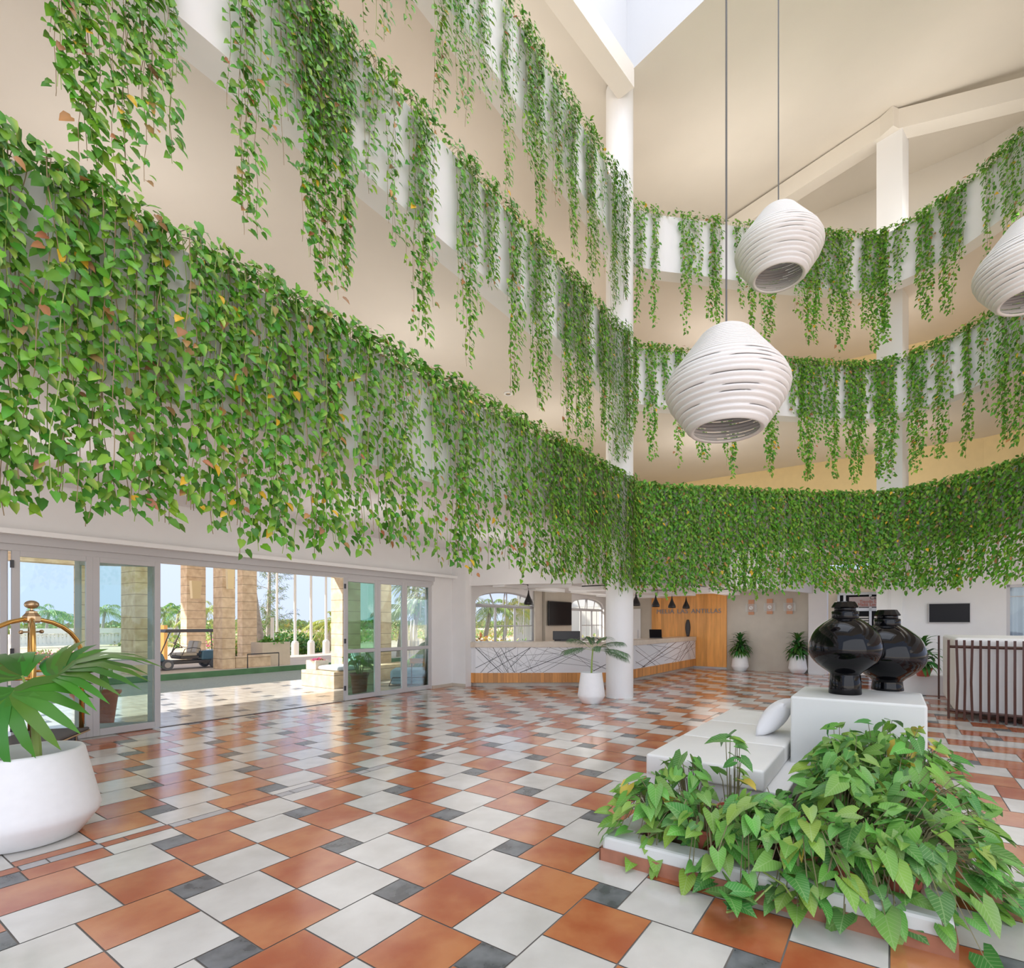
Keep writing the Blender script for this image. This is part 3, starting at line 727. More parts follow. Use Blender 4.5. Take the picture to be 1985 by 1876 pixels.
for i, (px, py, Yd) in enumerate(pl):
    p = at(px, py, Yd); top = RC-.005; s_ = 1.0
    if i == 0: t.location = (p.x, p.y, RC-.50)
    else: dup(t, (p.x, p.y, RC-.50), label=labs[i])
random.seed(21)
# ================================================================== BIG RIBBED LANTERNS
def lantern(name_label, loc, ztop, dx=0):
    t = thing('pendant_lantern', name_label, 'lamp', loc, 0)
    # outline r(z): rim, widest about 0.4 up, narrow closed top
    def r_at(z):
        P = [(0, .335), (.12, .42), (.25, .51), (.36, .555), (.42, .558), (.52, .515), (.65, .42), (.80, .305), (.90, .23), (.95, .17)]
        for (a, ra), (b, rb) in zip(P[:-1], P[1:]):
            if a <= z <= b: k = (z-a)/(b-a); return ra+(rb-ra)*k
        return P[-1][1]
    prof = [(.30, .0), (.335, -.012)]; z = 0; groove = []
    hts = [.046]*13+[.026]*13
    for i, h in enumerate(hts):
        z1 = z+h
        if z1 > .94: break
        r0, r1, rm = r_at(z), r_at(z1), r_at(z+h/2)
        prof += [(r0+.008, z+h*.12), (rm+.020*(h/.046)**.5, z+h*.45), (r1+.010, z+h*.80), (r1-.006, z+h*.86), (r1-.006, z1+h*.02)]
        groove.append(len(prof)-2); z = z1
    prof += [(.16, z+.02), (.10, z+.035), (0.01, z+.045)]
    n = 96; cuts = {}
    rr = random.Random(int(loc[0]*100))
    for gi, g_ in enumerate(groove[:12]):
        a = rr.randint(0, 20); cs = set()
        for q in range(3 if gi > 0 else 1):
            L = rr.randint(8, 13); a2 = a+q*32+rr.randint(-6, 6)
            cs |= {(a2+j) % n for j in range(L)}
        cuts[g_] = cs
    mb = MB(); mb.lathe(prof, n=n, skip=lambda i, k: i in cuts and k in cuts[i])
    o = mb.build('lamp_shade', 'lampw', t, smooth=True, solid=.012)
    MB().tube([(0, 0, .95), (0, 0, ztop-loc[2])], .009, 6).build('cable', 'cable', t)
    return t
def zlan(x, y, Y): p = at(x, y, Y); return (p.x, p.y, p.z-.39)
lantern('large white ribbed lantern with slots, the lowest and nearest of the hanging lanterns', zlan(1408, 755, 5.0), 16.5)
lantern('white ribbed lantern hanging above and behind the lowest one', zlan(1509, 484, 7.25), 16.5)
lantern('white ribbed lantern cut off by the right edge of the photo', zlan(2003, 517, 6.2), 12.9)

# ================================================================== PLINTH, VASES, DAYBED, PLANTER
fl = G(1530, 1350, .85); fr = G(1797.7, 1366, .85); u0, v0_ = toUV(fl.x, fl.y); u1, v1_ = toUV(fr.x, fr.y)
pu0, pv1, pv0 = (u0+u1)/2, v0_, v1_; bl_ = G(1555, 1329, .85); pu1 = toUV(bl_.x, bl_.y)[0]
o = MB().uv(pu0, pu1, pv0, pv1, 0, .85).build('plinth', 'plinthw', bevel=.02, seg=3); recentre(o); tag(o, 'white square plinth block carrying the two black jars', 'plinth')
def vase(label, px, py, kind, h, foot):
    p = G(px, py, .85); t = thing('vase', label, 'vase', (p.x, p.y, .85), .2)
    s_ = h/.83
    # foot flares slightly, body is a flattened ball, collar and neck, faceted cap
    prof = [(0, 0), (.134, 0), (.136, .01), (.130, foot*.5), (.127, foot-.008)]
    zb = foot; n = 20
    H_ = .50*s_ if kind == 0 else .49*s_
    for i in range(n+1):
        a = i/n; ang = PI*(.155+.70*a)
        # bulge profile
    body = [(.127, 0), (.152, .023), (.206, .057), (.258, .097), (.292, .137), (.315, .183), (.318, .24), (.304, .298), (.281, .349), (.243, .395), (.183, .441), (.112, .483)]
    body = catmull(body, 6); kk = 1.0 if kind == 0 else 1.05
    s_ *= 1.07; prof += [(r*kk*.955, zb+z*s_) for r, z in body]
    zt = zb+.483*s_
    MB().lathe(prof, n=96).build('body', 'black', t, smooth=True)
    MB().lathe([(.10, zt-.01), (.109, zt-.005), (.111, zt), (.111, zt+.055), (.106, zt+.062), (.09, zt+.065)], n=48).build('collar', 'black', t, smooth=True)
    MB().lathe([(.08, zt+.055), (.090, zt+.065), (.090, zt+.09), (.085, zt+.10)], n=40).build('neck', 'black', t, smooth=True)
    MB().lathe([(0, zt+.092), (.108, zt+.092), (.113, zt+.10), (.086, zt+.145), (.08, zt+.15), (0, zt+.15)], n=12).build('lid', 'black', t)
    return t
va = vase('glossy black round-bellied jar on a tall foot, left of the two on the plinth', 1638, 1344, 0, .83, .178)
vb = vase('glossy black round-bellied jar on a low foot, behind and right of the taller one', 1720, 1337, 1, .86, .09)
# daybed: white platform, three cushions and a pillow
cFL = G(1251.5, 1460.5, .42); cFR = G(1480.6, 1494.5, .42); cU0 = (toUV(cFL.x, cFL.y)[0]+toUV(cFR.x, cFR.y)[0])/2
cV1 = toUV(cFL.x, cFL.y)[1]; cV0 = toUV(cFR.x, cFR.y)[1]; far_ = G(1412, 1373, .42); cU1 = toUV(far_.x, far_.y)[0]
pc = UV((cU0+cU1)/2, (cV0+cV1)/2)
t = thing('daybed', 'low white platform under the leather seat cushions beside the plinth', 'daybed', pc, ANG)
MB().box((0.03, -.06, .14), (cU1-cU0-.06, cV1-cV0+.16, .24)).build('platform', 'white', t, bevel=.01)
MB().box((0.03, -.02, .01), (cU1-cU0-.2, cV1-cV0-.1, .02)).build('base', 'blackm', t)
def cushion(c, d, ang, matr='cushion', bulge=.02, parent=None, name='seat_cushion', label=None, group=None, piping=True):
    m_ = MB(); nx = 10; ny = 10; vs = []; fs = []
    def prof(x, y): return 1-max(abs(x), abs(y))**8
    top = []; bot = []
    for s_ in (1, -1):
        for i in range(nx+1):
            for j in range(ny+1):
                x = -1+2*i/nx; y = -1+2*j/ny; e = (1-x**6)*(1-y**6)
                vs.append((x*d[0]/2*(1-.01*(1-e)), y*d[1]/2*(1-.01*(1-e)), s_*(d[2]/2-.018+.018*e)+(bulge*s_*(1-x*x)*(1-y*y) if s_ > 0 else 0)))
    off = (nx+1)*(ny+1)
    for i in range(nx):
        for j in range(ny):
            a = i*(ny+1)+j; b = a+1; c_ = a+ny+2; e_ = a+ny+1
            fs.append((a, e_, c_, b)); fs.append((off+a, off+b, off+c_, off+e_))
    def edge(i, j): return i*(ny+1)+j
    loop = [edge(i, 0) for i in range(nx)]+[edge(nx, j) for j in range(ny)]+[edge(i, ny) for i in range(nx, 0, -1)]+[edge(0, j) for j in range(ny, 0, -1)]
    for q in range(len(loop)):
        a, b = loop[q], loop[(q+1) % len(loop)]; fs.append((b, a, off+a, off+b))
    m_._add(vs, fs)
    o = m_.build(name, matr, parent, smooth=True, subsurf=1)
    o.location = c; o.rotation_euler = (0, 0, ang)
    return o
cd_ = cU1-cU0; third = cd_/3
labs = ['white leather seat cushion at the front end of the daybed, nearest the planter', 'white leather seat cushion in the middle of the daybed', 'white leather seat cushion at the far end of the daybed']
for i in range(3):
    c_ = UV(cU0+third*(i+.5), (cV0+cV1)/2, .34)
    ob = MB().box((0, 0, 0), (third-.006, cV1-cV0, .16)).build('seat_cushion', 'cushion', smooth=True, bevel=.022, seg=4); ob.location = c_; ob.rotation_euler = (0, 0, ANG); tag(ob, labs[i], 'cushion', 'seat cushions of the daybed')
# pillow leaning on the plinth
pm = G(1500, 1432, .42); pu_, pv_ = toUV(pm.x, pm.y)
def pillow(loc, rot, w, h, d, name='pillow', matr='pillow'):
    m_ = MB(); n = 14; vs = []; fs = []
    for s_ in (1, -1):
        for i in range(n+1):
            for j in range(n+1):
                x = -1+2*i/n; y = -1+2*j/n; e = ((1-x*x)*(1-y*y))**.42; pin = 1-.10*(x*x*(1-y*y)+0)-.0
                vs.append((x*w/2*(1-.09*(1-y*y)), y*h/2*(1-.09*(1-x*x)), s_*d/2*e))
    off = (n+1)**2
    for i in range(n):
        for j in range(n):
            a = i*(n+1)+j; fs.append((a, a+n+1, a+n+2, a+1)); fs.append((off+a, off+a+1, off+a+n+2, off+a+n+1))
    m_._add(vs, fs); o = m_.build(name, matr, smooth=True); 
    bmod = o.modifiers.new('w', 'WELD'); bmod.merge_threshold = .002
    o.location = loc; o.rotation_euler = rot; return o
o = pillow((0, 0, 0), (0, 0, 0), .46, .42, .21)
xax = DU.copy(); lean = math.radians(52)
yax = (DV*-1*math.cos(lean)*1+UP*math.sin(lean)); zax = xax.cross(yax)
m4 = Matrix.Identity(4)
for i in range(3): m4[i][0] = xax[i]; m4[i][1] = yax[i]; m4[i][2] = zax[i]
pl_ = UV(pu0+.42, pv1+.20, .585); m4[0][3], m4[1][3], m4[2][3] = pl_.x, pl_.y, pl_.z
o.matrix_world = m4; tag(o, 'white square pillow leaning against the plinth on the daybed', 'pillow')
# planter: low white kerb with brown tile skirting
k0 = G(1166.4, 1665.7); ku, kv = toUV(k0.x, k0.y); KU0, KV1 = ku, kv; KU1, KV0 = pu0, pv0
t = thing('planter_bed', 'low white kerb with brown tile skirting enclosing the plant bed', 'planter', UV(KU0+.8, (KV0+KV1)/2), ANG)
cx_, cy_ = KU0+.8, (KV0+KV1)/2
def L_(u, v): return (u-cx_, v-cy_)
def lb(mb, u0, u1, v0, v1, z0, z1): mb.box(((u0+u1)/2-cx_, (v0+v1)/2-cy_, (z0+z1)/2), (u1-u0, v1-v0, z1-z0)); return mb
mb = MB(); lb(mb, KU0, KU0+.16, KV0, KV1, 0, .155); lb(mb, KU0+.16, cU0+.3, KV1-.16, KV1, 0, .155); lb(mb, KU0+.16, KU1-.01, KV0, KV0+.12, 0, .155)
mb.build('kerb', 'plinthw', t, bevel=.02)
mb = MB(); lb(mb, KU0-.012, KU0, KV0, KV1+.012, 0, .078); lb(mb, KU0-.012, cU0-.02, KV1, KV1+.012, 0, .078); lb(mb, KU0-.012, KU1, KV0-.012, KV0, 0, .078)
mb.build('skirting_tiles', 'browntile', t)
mb = MB(); lb(mb, KU0+.16, cU0+.02, cV0-.1, KV1-.16, 0, .10); lb(mb, KU0+.16, KU1, KV0, cV0-.1, 0, .10); mb.build('soil', 'soil', t)

# ---- arrowhead plants (each in a red-brown nursery pot sunk in the bed)
def syngonium(loc, spread, height, n, label, group, lean=(0, 0), seed=0, droop=.5):
    random.seed(seed)
    t = thing('arrowhead_plant', label, 'plant', loc, 0, group)
    p = MB(); p.lathe([(0, 0), (.075, 0), (.095, .15), (.105, .155), (.105, .175), (.095, .175), (.09, .15), (0, .15)], n=20); p.build('pot', 'redplastic', t, smooth=False)
    L = Leaves(ARROW); st = MB()
    for i in range(n):
        a = R(0, 2*PI); rr = spread*math.sqrt(R(.02, 1)); fall = random.random() < droop*.5
        ztop = height*(R(.55, 1.0))*(1-.45*(rr/spread)**2)+.12
        if fall: ztop = R(-.02, .22); rr = spread*R(.9, 1.35)
        tip = Vector((math.cos(a)*rr+lean[0]*R(.6, 1.2), math.sin(a)*rr+lean[1]*R(.6, 1.2), ztop))
        base_ = Vector((math.cos(a)*.04, math.sin(a)*.04, .15)); mid_ = (base_+tip)/2+Vector((0, 0, .07+(.12 if fall else 0)))
        st.tube([base_, mid_, tip], [.004, .0032, .0025], 4, cap=False)
        out = Vector((math.cos(a), math.sin(a), 0)); d = out*R(.5, 1)+rv(.22)+Vector((lean[0], lean[1], R(-.75, -.05)))
        l = R(.085, .14)*(1.1 if i % 7 == 0 else 1)
        nn = Vector((0, -.35, 1))+out*.5+rv(.28)
        L.add(tip+Vector(loc), d, nn, l, l*R(.72, .92), green('s'), 1 if random.random() < .25 else 0)
        if random.random() < .35:
            d3 = d+rv(.5); L.add(tip+Vector(loc)+rv(.02), d3, nn+rv(.3), l*.75, l*.5, green('s'), 0)
    st.build('stem', 'ostem', t); L.build('leaves', t, matr='leafv', yellow=(.30, .44, .20))
    return t
def bed(u, v): return UV(u, v, .06)
sp = []
gl = 'arrowhead plants in the planter bed'
# front row along the kerb, middle, and the tall group behind at the plinth
row = [(KU0+.30, KV1-.27, .22, .36, 40, (-.06, -.02)), (KU0+.30, KV1-.55, .24, .30, 50, (-.03, -.1)), (KU0+.28, KV1-.83, .24, .34, 52, (0, -.12)),
       (KU0+.27, KV1-1.10, .25, .36, 56, (0, -.12)), (KU0+.28, KV1-1.36, .26, .38, 56, (.04, -.1)), (KU0+.32, KV1-1.58, .28, .42, 56, (.12, -.08)), (KU0+.62, KV1-1.58, .28, .50, 56, (.17, -.06)),
       (KU0+.72, KV1-.33, .17, .44, 26, (-.02, .02)), (KU0+.74, KV1-.62, .13, .60, 11, (0, 0)), (KU0+.66, KV1-.98, .20, .28, 36, (0, -.05)),
       (KU0+.75, KV1-1.28, .25, .48, 56, (.02, -.04)), (KU0+.98, KV1-1.57, .27, .54, 58, (.16, -.03)), (KU0+1.08, KV1-1.20, .22, .46, 44, (0, -.02)),
       (KU0+1.30, KV1-1.30, .25, .58, 52, (.03, 0)), (KU0+1.36, KV1-1.57, .27, .60, 58, (.15, 0)), (KU0+1.62, KV1-1.22, .20, .56, 40, (-.02, -.02)),
       (KU0+1.74, KV1-1.48, .22, .66, 50, (.06, .0))]
pl_labels = {0: 'arrowhead plant at the left front corner of the planter bed', 7: 'arrowhead plant beside the left corner of the daybed', 8: 'tall-stemmed arrowhead plant standing in front of the daybed cushion',
             5: 'arrowhead plant spilling over the right front corner of the kerb', 16: 'tall arrowhead plant against the front of the white plinth'}
for i, (u, v, s_, h_, n_, ln) in enumerate(row):
    zone = 'front row of the plant bed, trailing over the kerb' if i < 7 else 'back of the plant bed, towards the plinth'
    syngonium(bed(u, v), s_, h_, int(n_*(1.15 if i > 6 else 1.5)), pl_labels.get(i, 'leafy arrowhead plant in the '+zone), None if i in pl_labels else 'arrowhead plants in the '+zone.split(',')[0], ln, seed=50+i, droop=.9 if i < 7 or i in (11, 14) else .25)
# trailing shoot lying on the tiles in front of the kerb
random.seed(5)
def shoot(px, py, label, n, pts_px):
    pts = [G(x, y, z) for x, y, z in pts_px]; base_ = pts[-1]
    t = thing('trailing_shoot', label, 'plant', (base_.x, base_.y, 0)); st = MB(); st.tube([p-Vector((base_.x, base_.y, 0)) for p in pts], .005, 6); st.build('stem', 'gstem', t)
    L = Leaves(ARROW)
    for i in range(n):
        a = R(0, 2*PI) if i else -PI/2; d = Vector((math.cos(a), math.sin(a), R(-.3, .1))); l = R(.10, .15)
        L.add(base_+Vector((math.cos(a)*.03, math.sin(a)*.03, R(.05, .11))), d, Vector((0, -.2, 1))+rv(.2), l, l*.85, (R(.05, .10), R(.20, .28), R(.04, .05)), 0)
    L.build('leaves', t, matr='leafv')
shoot(0, 0, 'arrowhead shoot trailing over the kerb onto the terracotta tile', 7, [(1500, 1712, .15), (1460, 1750, .06), (1420, 1765, .05), (1409, 1768, .06)])
shoot(0, 0, 'large-leaved arrowhead shoot hanging over the kerb right of the trailing one', 4, [(1480, 1690, .18), (1520, 1715, .2), (1535, 1738, .14)])

# ================================================================== SLATTED SOFA (right)
s1 = G(1839, 1393.7); s2 = G(1976, 1408); s0 = G(1820, 1355.5)
t = thing('lounge_sofa', 'high white lounge sofa wrapped in dark brown vertical slats at the right edge', 'sofa', (s1.x+.6, s1.y+.3, 0))
o_ = Vector((s1.x+.6, s1.y+.3, 0))
e = (s2-s1).normalized(); side = (s0-s1).normalized(); endp = s1+e*2.0
body = [s1+side*.12+e*.08, s0+e*.06, s0+e*1.9+Vector((0, 0, 0)), endp+side*.12]
m_ = MB(); m_.prism([tuple((p-o_).xy) for p in body], .10, 1.27); m_.build('upholstery', 'cushion', t, bevel=.05, seg=4)
nsl = 21; sl = MB()
for i in range(nsl):
    p = s1+e*(i*.0965*(1+.0*i)) ; p -= o_; slm = MB(); bow = .02*math.sin(i*1.3) if i < 4 else 0
    nrm_ = Vector((e.y, -e.x, 0))
    slm.tube([p+Vector((0, 0, .01)), p+nrm_*.015+e*bow+Vector((0, 0, .6)), p+Vector((0, 0, 1.235))], .022, 4); slm.build('slat', 'slat', t)
for i in (1, 2):
    p = s0-o_+side*-.02; 
slm = MB(); p = s0-o_; slm.tube([p+Vector((0, 0, .01)), p+Vector((0, 0, 1.25))], .022, 4); slm.build('slat', 'slat', t)
for z in (.14, 1.13):
    m_ = MB(); p, q = s1-o_, endp-o_; m_.tube([p+side*.02+Vector((0, 0, z)), q+side*.02+Vector((0, 0, z))], .022, 4); m_.build('rail', 'slat', t)

# low plastered ledge with a red bowl of dracaena
lf = G(1790, 1347.7); lu, lv = toUV(lf.x, lf.y)
o = MB().uv(lu, 14.4, lv-3, lv+.9, 0, .41).build('wall_ledge', 'wall', bevel=.02); struct(o)
UR = 14.4; pv_r = Vat(1752, UR)
mb = MB(); mb.uv(UR, UR+.15, Vat(1951, UR), pv_r+.3, 0, 3.3); mb.uv(UR, UR+.15, -7, Vat(1951, UR), 2.3, 3.3); mb.uv(UR, UR+.15, -7, Vat(1951, UR), 0, .9)
struct(mb.build('wall_right', 'wall'))
o = bpy.data.objects.new('window_3', None); COL.objects.link(o); o.location = UV(UR+.05, Vat(1951, UR)-.9, .9); o.rotation_euler = (0, 0, ANG); struct(o)
mb = MB(); mb.box((0, .87, .7), (.06, .06, 1.4)); mb.box((0, 0, 1.37), (.06, 1.8, .06)); mb.box((0, 0, .03), (.06, 1.8, .06)); mb.box((0, 0, 1.15), (.03, 1.8, .02)); mb.build('window_frame', 'alu', o)
MB().box((.02, 0, .7), (.006, 1.74, 1.34)).build('window_pane', 'wglass', o)
m_ = MB(); n = 60
cp = UV(UR+.30, Vat(1951, UR)-.9, .95)
for i in range(n):
    y0_, y1_ = -1+2*i/n, -1+2*(i+1)/n
    def W(y): return .03*math.sin(y*40)
    a_, b_ = UV(UR+.30+W(y0_), Vat(1951, UR)-.9+y0_, .0), UV(UR+.30+W(y1_), Vat(1951, UR)-.9+y1_, .0)
    m_.quad((*a_.xy, .9), (*b_.xy, .9), (*b_.xy, 2.35), (*a_.xy, 2.35))
o = m_.build('curtain', 'curtain', smooth=True); recentre(o); tag(o, 'pleated grey-blue sheer curtain in the window at the right edge', 'curtain')
# tv on the right wall
tv0, tv1 = Vat(1799.5, UR-.06), Vat(1881.5, UR-.06); vm = (tv0+tv1)/2; Yt = dep(UR-.06, vm); zt_ = H+(Y0-1188)/F*Yt; ht = 38.5/F*Yt
t = thing('television', 'thin-framed black television on the white wall above the red pot', 'television', UV(UR-.06, vm, zt_-ht/2), ANG)
MB().box((0, 0, ht/2), (.05, tv0-tv1, ht)).build('casing', 'alu', t, bevel=.006)
MB().box((-.027, 0, ht/2), (.004, tv0-tv1-.03, ht-.03)).build('screen', 'screen', t)
MB().box((.04, 0, ht/2), (.05, .2, .2)).build('wall_bracket', 'bracket', t)
# shop front in the dark opening between pilaster and post
us_ = 19.2
mb = MB(); mb.uv(us_, us_+.1, Vat(1760, us_), Vat(1600, us_)+1.0, 0, 3.2); struct(mb.build('wall_shop_back', 'beige'))
va_, vb_ = Vat(1626, us_-.05), Vat(1760, us_-.05)
t = thing('shop_entrance', 'grey framed glazed shop doors under a sign in the dark passage', 'shop front', UV(us_-.05, (va_+vb_)/2, 0), ANG)
wS = va_-vb_; mb = MB()
for y in (-wS/2, -wS/2+.30, .05, .75, wS/2): mb.box((-.03, y, 1.2), (.06, .07, 2.4))
mb.box((-.03, 0, 1.92), (.06, wS, .10)); mb.box((-.03, 0, 2.42), (.06, wS, .08)); mb.build('frame', 'steel', t)
MB().box((0, 0, 1.2), (.01, wS, 2.4)).build('glass_pane', 'screen', t)
mb = MB()
for k in range(8): mb.box((-.02, .35, 1.15+k*.075), (.01, .5, .045)); mb.box((-.02, -.35, 1.15+k*.075), (.01, .6, .045))
mb.build('blind', 'white', t)
vs0, vs1 = Vat(1646, us_-.12), Vat(1760, us_-.12)
ys = lambda y: H+(Y0-y)/F*dep(us_-.12, (vs0+vs1)/2)
t = thing('shop_sign', 'pale sign board with grey shop lettering behind the tall black jar', 'sign', UV(us_-.12, (vs0+vs1)/2, ys(1176)), ANG)
MB().box((0, 0, (ys(1156)-ys(1176))/2), (.03, vs0-vs1, ys(1156)-ys(1176))).build('board', mat('sign_board', (.52, .44, .47), .5), t)
def sign_line(s, px, y, size, matr):
    v_ = Vat(px, us_-.14); z_ = H+(Y0-y)/F*dep(us_-.14, v_); o = text('lettering', s, size, wallmat(us_-.14, v_, z_), matr, ext=.003)
    bpy.context.view_layer.update(); mw = o.matrix_world.copy(); o.parent = t; o.matrix_parent_inverse = t.matrix_world.inverted() if False else (Matrix.Translation(t.location) @ Matrix.Rotation(ANG, 4, 'Z')).inverted(); o.matrix_world = mw
bpy.context.view_layer.update()
sign_line('Carac', 1686, 1161.5, .15, 'blackm'); sign_line('Tienda D´', 1666, 1168.5, .13, 'redplastic'); sign_line('Meliá Las A', 1663, 1174.5, .13, 'redplastic')

# ================================================================== POTTED PLANTS INSIDE
POTP = [(0, 0), (.165, 0), (.19, .02), (.255, .12), (.262, .15), (.255, .19), (.205, .54), (.198, .552), (.185, .552), (.18, .50), (0, .49)]
def whitepot(t, s_=1, k=1):
    MB().lathe([(r*s_, z*k) for r, z in POTP[:-1]]+[(.0, .50*k)], n=48).build('pot', 'pot', t, smooth=True)
    MB().lathe([(.0, .51*k), (.18*s_, .51*k)], n=24).build('soil', 'soil', t)
def auto(o):
    pass
def dracaena(loc, label, h=.60, seed=1, n=120, bowl=False, spread=.36):
    random.seed(seed); t = thing('potted_dracaena', label, 'potted plant', loc)
    z0 = .5
    if bowl:
        MB().lathe([(0, 0), (.10, 0), (.155, .14), (.165, .15), (.165, .175), (.15, .175), (.14, .15), (0, .14)], n=32).build('pot', 'terra', t, smooth=True); z0 = .15
    else: whitepot(t)
    st = MB(); L = Leaves(STRAP)
    for j, (dx, dy, hh) in enumerate(((0, 0, h), (.06, .03, h*.7), (-.06, -.02, h*.55))):
        st.tube([(dx*.4, dy*.4, z0), (dx, dy, z0+hh*.8)], .014, 8)
        for i in range(n//3+ (8 if j == 0 else 0)):
            a = i*2.4+j; q = i/(n//3+8); zz = z0+hh*(.15+.78*q); up = .9*q**2
            ln = R(.30, .40)*(spread/.36)*(1 if q < .9 else .8)
            L.add(Vector(loc)+Vector((dx, dy, zz)), (math.cos(a), math.sin(a), R(-.5, .1)+up*1.6), Vector((0, 0, 1))+rv(.1), ln, R(.06, .085), green('d'))
    st.build('stem', 'trunk', t); L.build('leaves', t)
g = G(1435, 1300); dracaena((g.x+.0, g.y+.02, 0), 'dracaena in a tapered white pot nearest the orange wood wall', seed=31)
g = G(1547, 1305); dracaena((g.x, g.y+.02, 0), 'dracaena in a tapered white pot beside the white pilaster', seed=32)
g = G(1793, 1311, .41); dracaena((g.x, g.y+.05, .41), 'dracaena in a low terracotta bowl on the white ledge', h=.62, seed=33, bowl=True, n=66)
# areca palm by the column
def fronds(t, loc, lst, matr='leaf', leafl=.16, w=.018, col=None):
    L = Leaves(STRAP); st = MB()
    for (base_, pts, nl) in lst:
        P = [Vector(p) for p in pts]; st.tube([Vector(base_)]+P, .004, 5, cap=False)
        Q_ = [Vector(base_)]+P; ns = len(Q_)-1
        for i in range(nl):
            q = .3+.7*i/nl; f = q*ns; k = min(int(f), ns-1); p = Q_[k].lerp(Q_[k+1], f-k); tg = (Q_[k+1]-Q_[k]).normalized(); sd = tg.cross(UP)
            if sd.length < .1: sd = Vector((1, 0, 0))
            sd.normalize()
            for s_ in (-1, 1):
                d = tg*.75+sd*s_*.9+Vector((0, 0, -.25)); L.add(p+Vector(loc), d, UP+rv(.1), leafl*(1-.35*abs(2*q-1.2)), w, col or green('d'))
    st.build('stem', 'gstem', t); L.build('leaves', t)
g = G(1148, 1366); loc = (g.x, g.y+.2, 0)
random.seed(8); t = thing('potted_palm', 'young feathery palm in a tapered white pot left of the round column', 'potted palm', loc); whitepot(t, .98, 1.05)
lst = []
MB().tube([(0, 0, .5), (.01, 0, .8), (.03, 0, 1.02)], [.018, .015, .012], 8).build('trunk', 'gstem', t)
for a, el, ln in ((.1, .7, .70), (.6, 1.0, .65), (PI-.3, .9, .65), (PI+.4, .4, .6), (-.5, .3, .70), (1.6, 1.3, .5), (PI-.9, 1.2, .55), (.2, .1, .62), (-1.2, .6, .5)):
    o_ = Vector((.03, 0, .98)); d = Vector((math.cos(a)*math.cos(el), .6*math.sin(a), math.sin(el)*.8)); pts = [o_+d*ln*q+Vector((0, 0, -.30*ln*q*q)) for q in (.2, .4, .6, .8, 1)]
    lst.append((o_, pts, 26))
fronds(t, loc, lst, leafl=.24, w=.014, col=(.13, .24, .12))
# big white pot with a fan palm, bottom left
loc = (-3.64, 3.62, 0); t = thing('potted_palm', 'fan palm in a wide low white pot at the left edge', 'potted palm', loc)
MB().lathe([(0, 0), (.26, 0), (.30, .015), (.395, .145), (.405, .18), (.395, .23), (.315, .60), (.305, .615), (.288, .615), (.28, .56), (.33, .25), (0, .25)], n=64).build('pot', 'pot', t, smooth=True)
MB().lathe([(0, .40), (.295, .40)], n=32).build('soil', 'soil', t)
random.seed(4)
MB().tube([(.09, .0, .38), (.08, 0, .65), (.06, .0, .92), (.04, .0, 1.02)], [.03, .026, .02, .015], 10).build('trunk', 'gstem', t)
L = Leaves(STRAP); st = MB(); O = Vector(loc)
def fan(center, axis, normal, rad, n, arc, w, kind='s', drp=.35):
    axis = axis.normalized(); normal = (normal-axis*normal.dot(axis)).normalized(); sd = normal.cross(axis)
    for i in range(n):
        a = -arc/2+arc*i/(n-1); d = axis*math.cos(a)+sd*math.sin(a)+Vector((0, 0, -drp*.4))
        L.add(O+center, d, normal+Vector((0, 0, .2)), rad*(1-.25*(abs(a)/arc))*R(.9, 1.08), w, (R(.06, .13), R(.20, .32), R(.03, .05)) if kind == 's' else green('p'), 0)
fan(Vector((.02, -.10, 1.04)), Vector((.35, -.55, -.75)), Vector((.2, -1, .55)), .50, 13, 3.6, .085)
fan(Vector((.10, .1, 1.10)), Vector((.8, .1, .35)), Vector((-.3, -.6, 1)), .62, 11, 1.5, .07)
fan(Vector((-.12, .1, 1.12)), Vector((-.6, .0, .3)), Vector((0, -.6, 1)), .45, 9, 2.2, .08)
fan(Vector((.05, .2, 1.08)), Vector((.1, .3, .8)), Vector((0, -1, .3)), .34, 8, 1.8, .08)
for c_ in ((.02, -.10, 1.04), (.10, .1, 1.10), (-.12, .1, 1.12), (.05, .2, 1.08)): st.tube([(.05, 0, .95), c_], .008, 6)
st.build('stem', 'gstem', t); L.build('leaves', t)

# ================================================================== LUGGAGE CART
M0 = Vector((-5.70, 5.74, 0)); la = math.atan2(.93, -.36)
t = thing('luggage_cart', 'brass birdcage luggage cart with domed hoops by the left glass doors', 'luggage cart', M0, la)
hl, hw = .52, .24
m_ = MB(); m_.box((0, 0, .215), (2*hl+.12, 2*hw+.12, .035)); m_.build('deck', 'darkdeck', t, bevel=.03, seg=3)
m_ = MB(); m_.box((0, 0, .19), (2*hl+.13, 2*hw+.13, .02)); m_.build('deck_rim', 'oldbrass', t, bevel=.008)
for sx, sy in ((1, 1), (1, -1), (-1, 1), (-1, -1)):
    P = [(sx*hl, sy*hw, .23), (sx*hl, sy*hw, 1.10)]
    for q in (.15, .3, .45, .6, .75, .9, 1): a = q*PI/2; P.append((sx*(hl*math.cos(a)+.0), sy*(hw*math.cos(a)), 1.10+.44*math.sin(a)))
    MB().tube(P, .024, 14).build('hoop_tube', 'brass', t, smooth=True)
for z in (.93,):
    for a, b in (((hl, hw), (hl, -hw)), ((-hl, hw), (-hl, -hw)), ((hl, hw), (-hl, hw)), ((hl, -hw), (-hl, -hw))): MB().tube([(*a, z), (*b, z)], .017, 12).build('rail', 'brass', t, smooth=True)
m_ = MB(); m_.lathe([(.07, 1.50), (.08, 1.52), (.08, 1.57), (.05, 1.61), (.05, 1.625), (.012, 1.64), (.012, 1.66)], n=8); m_.build('crown_block', 'oldbrass', t)
MB().ball((0, 0, 1.70), .062, 20, sc=(1, 1, .75)).build('finial', 'oldbrass', t, smooth=True)
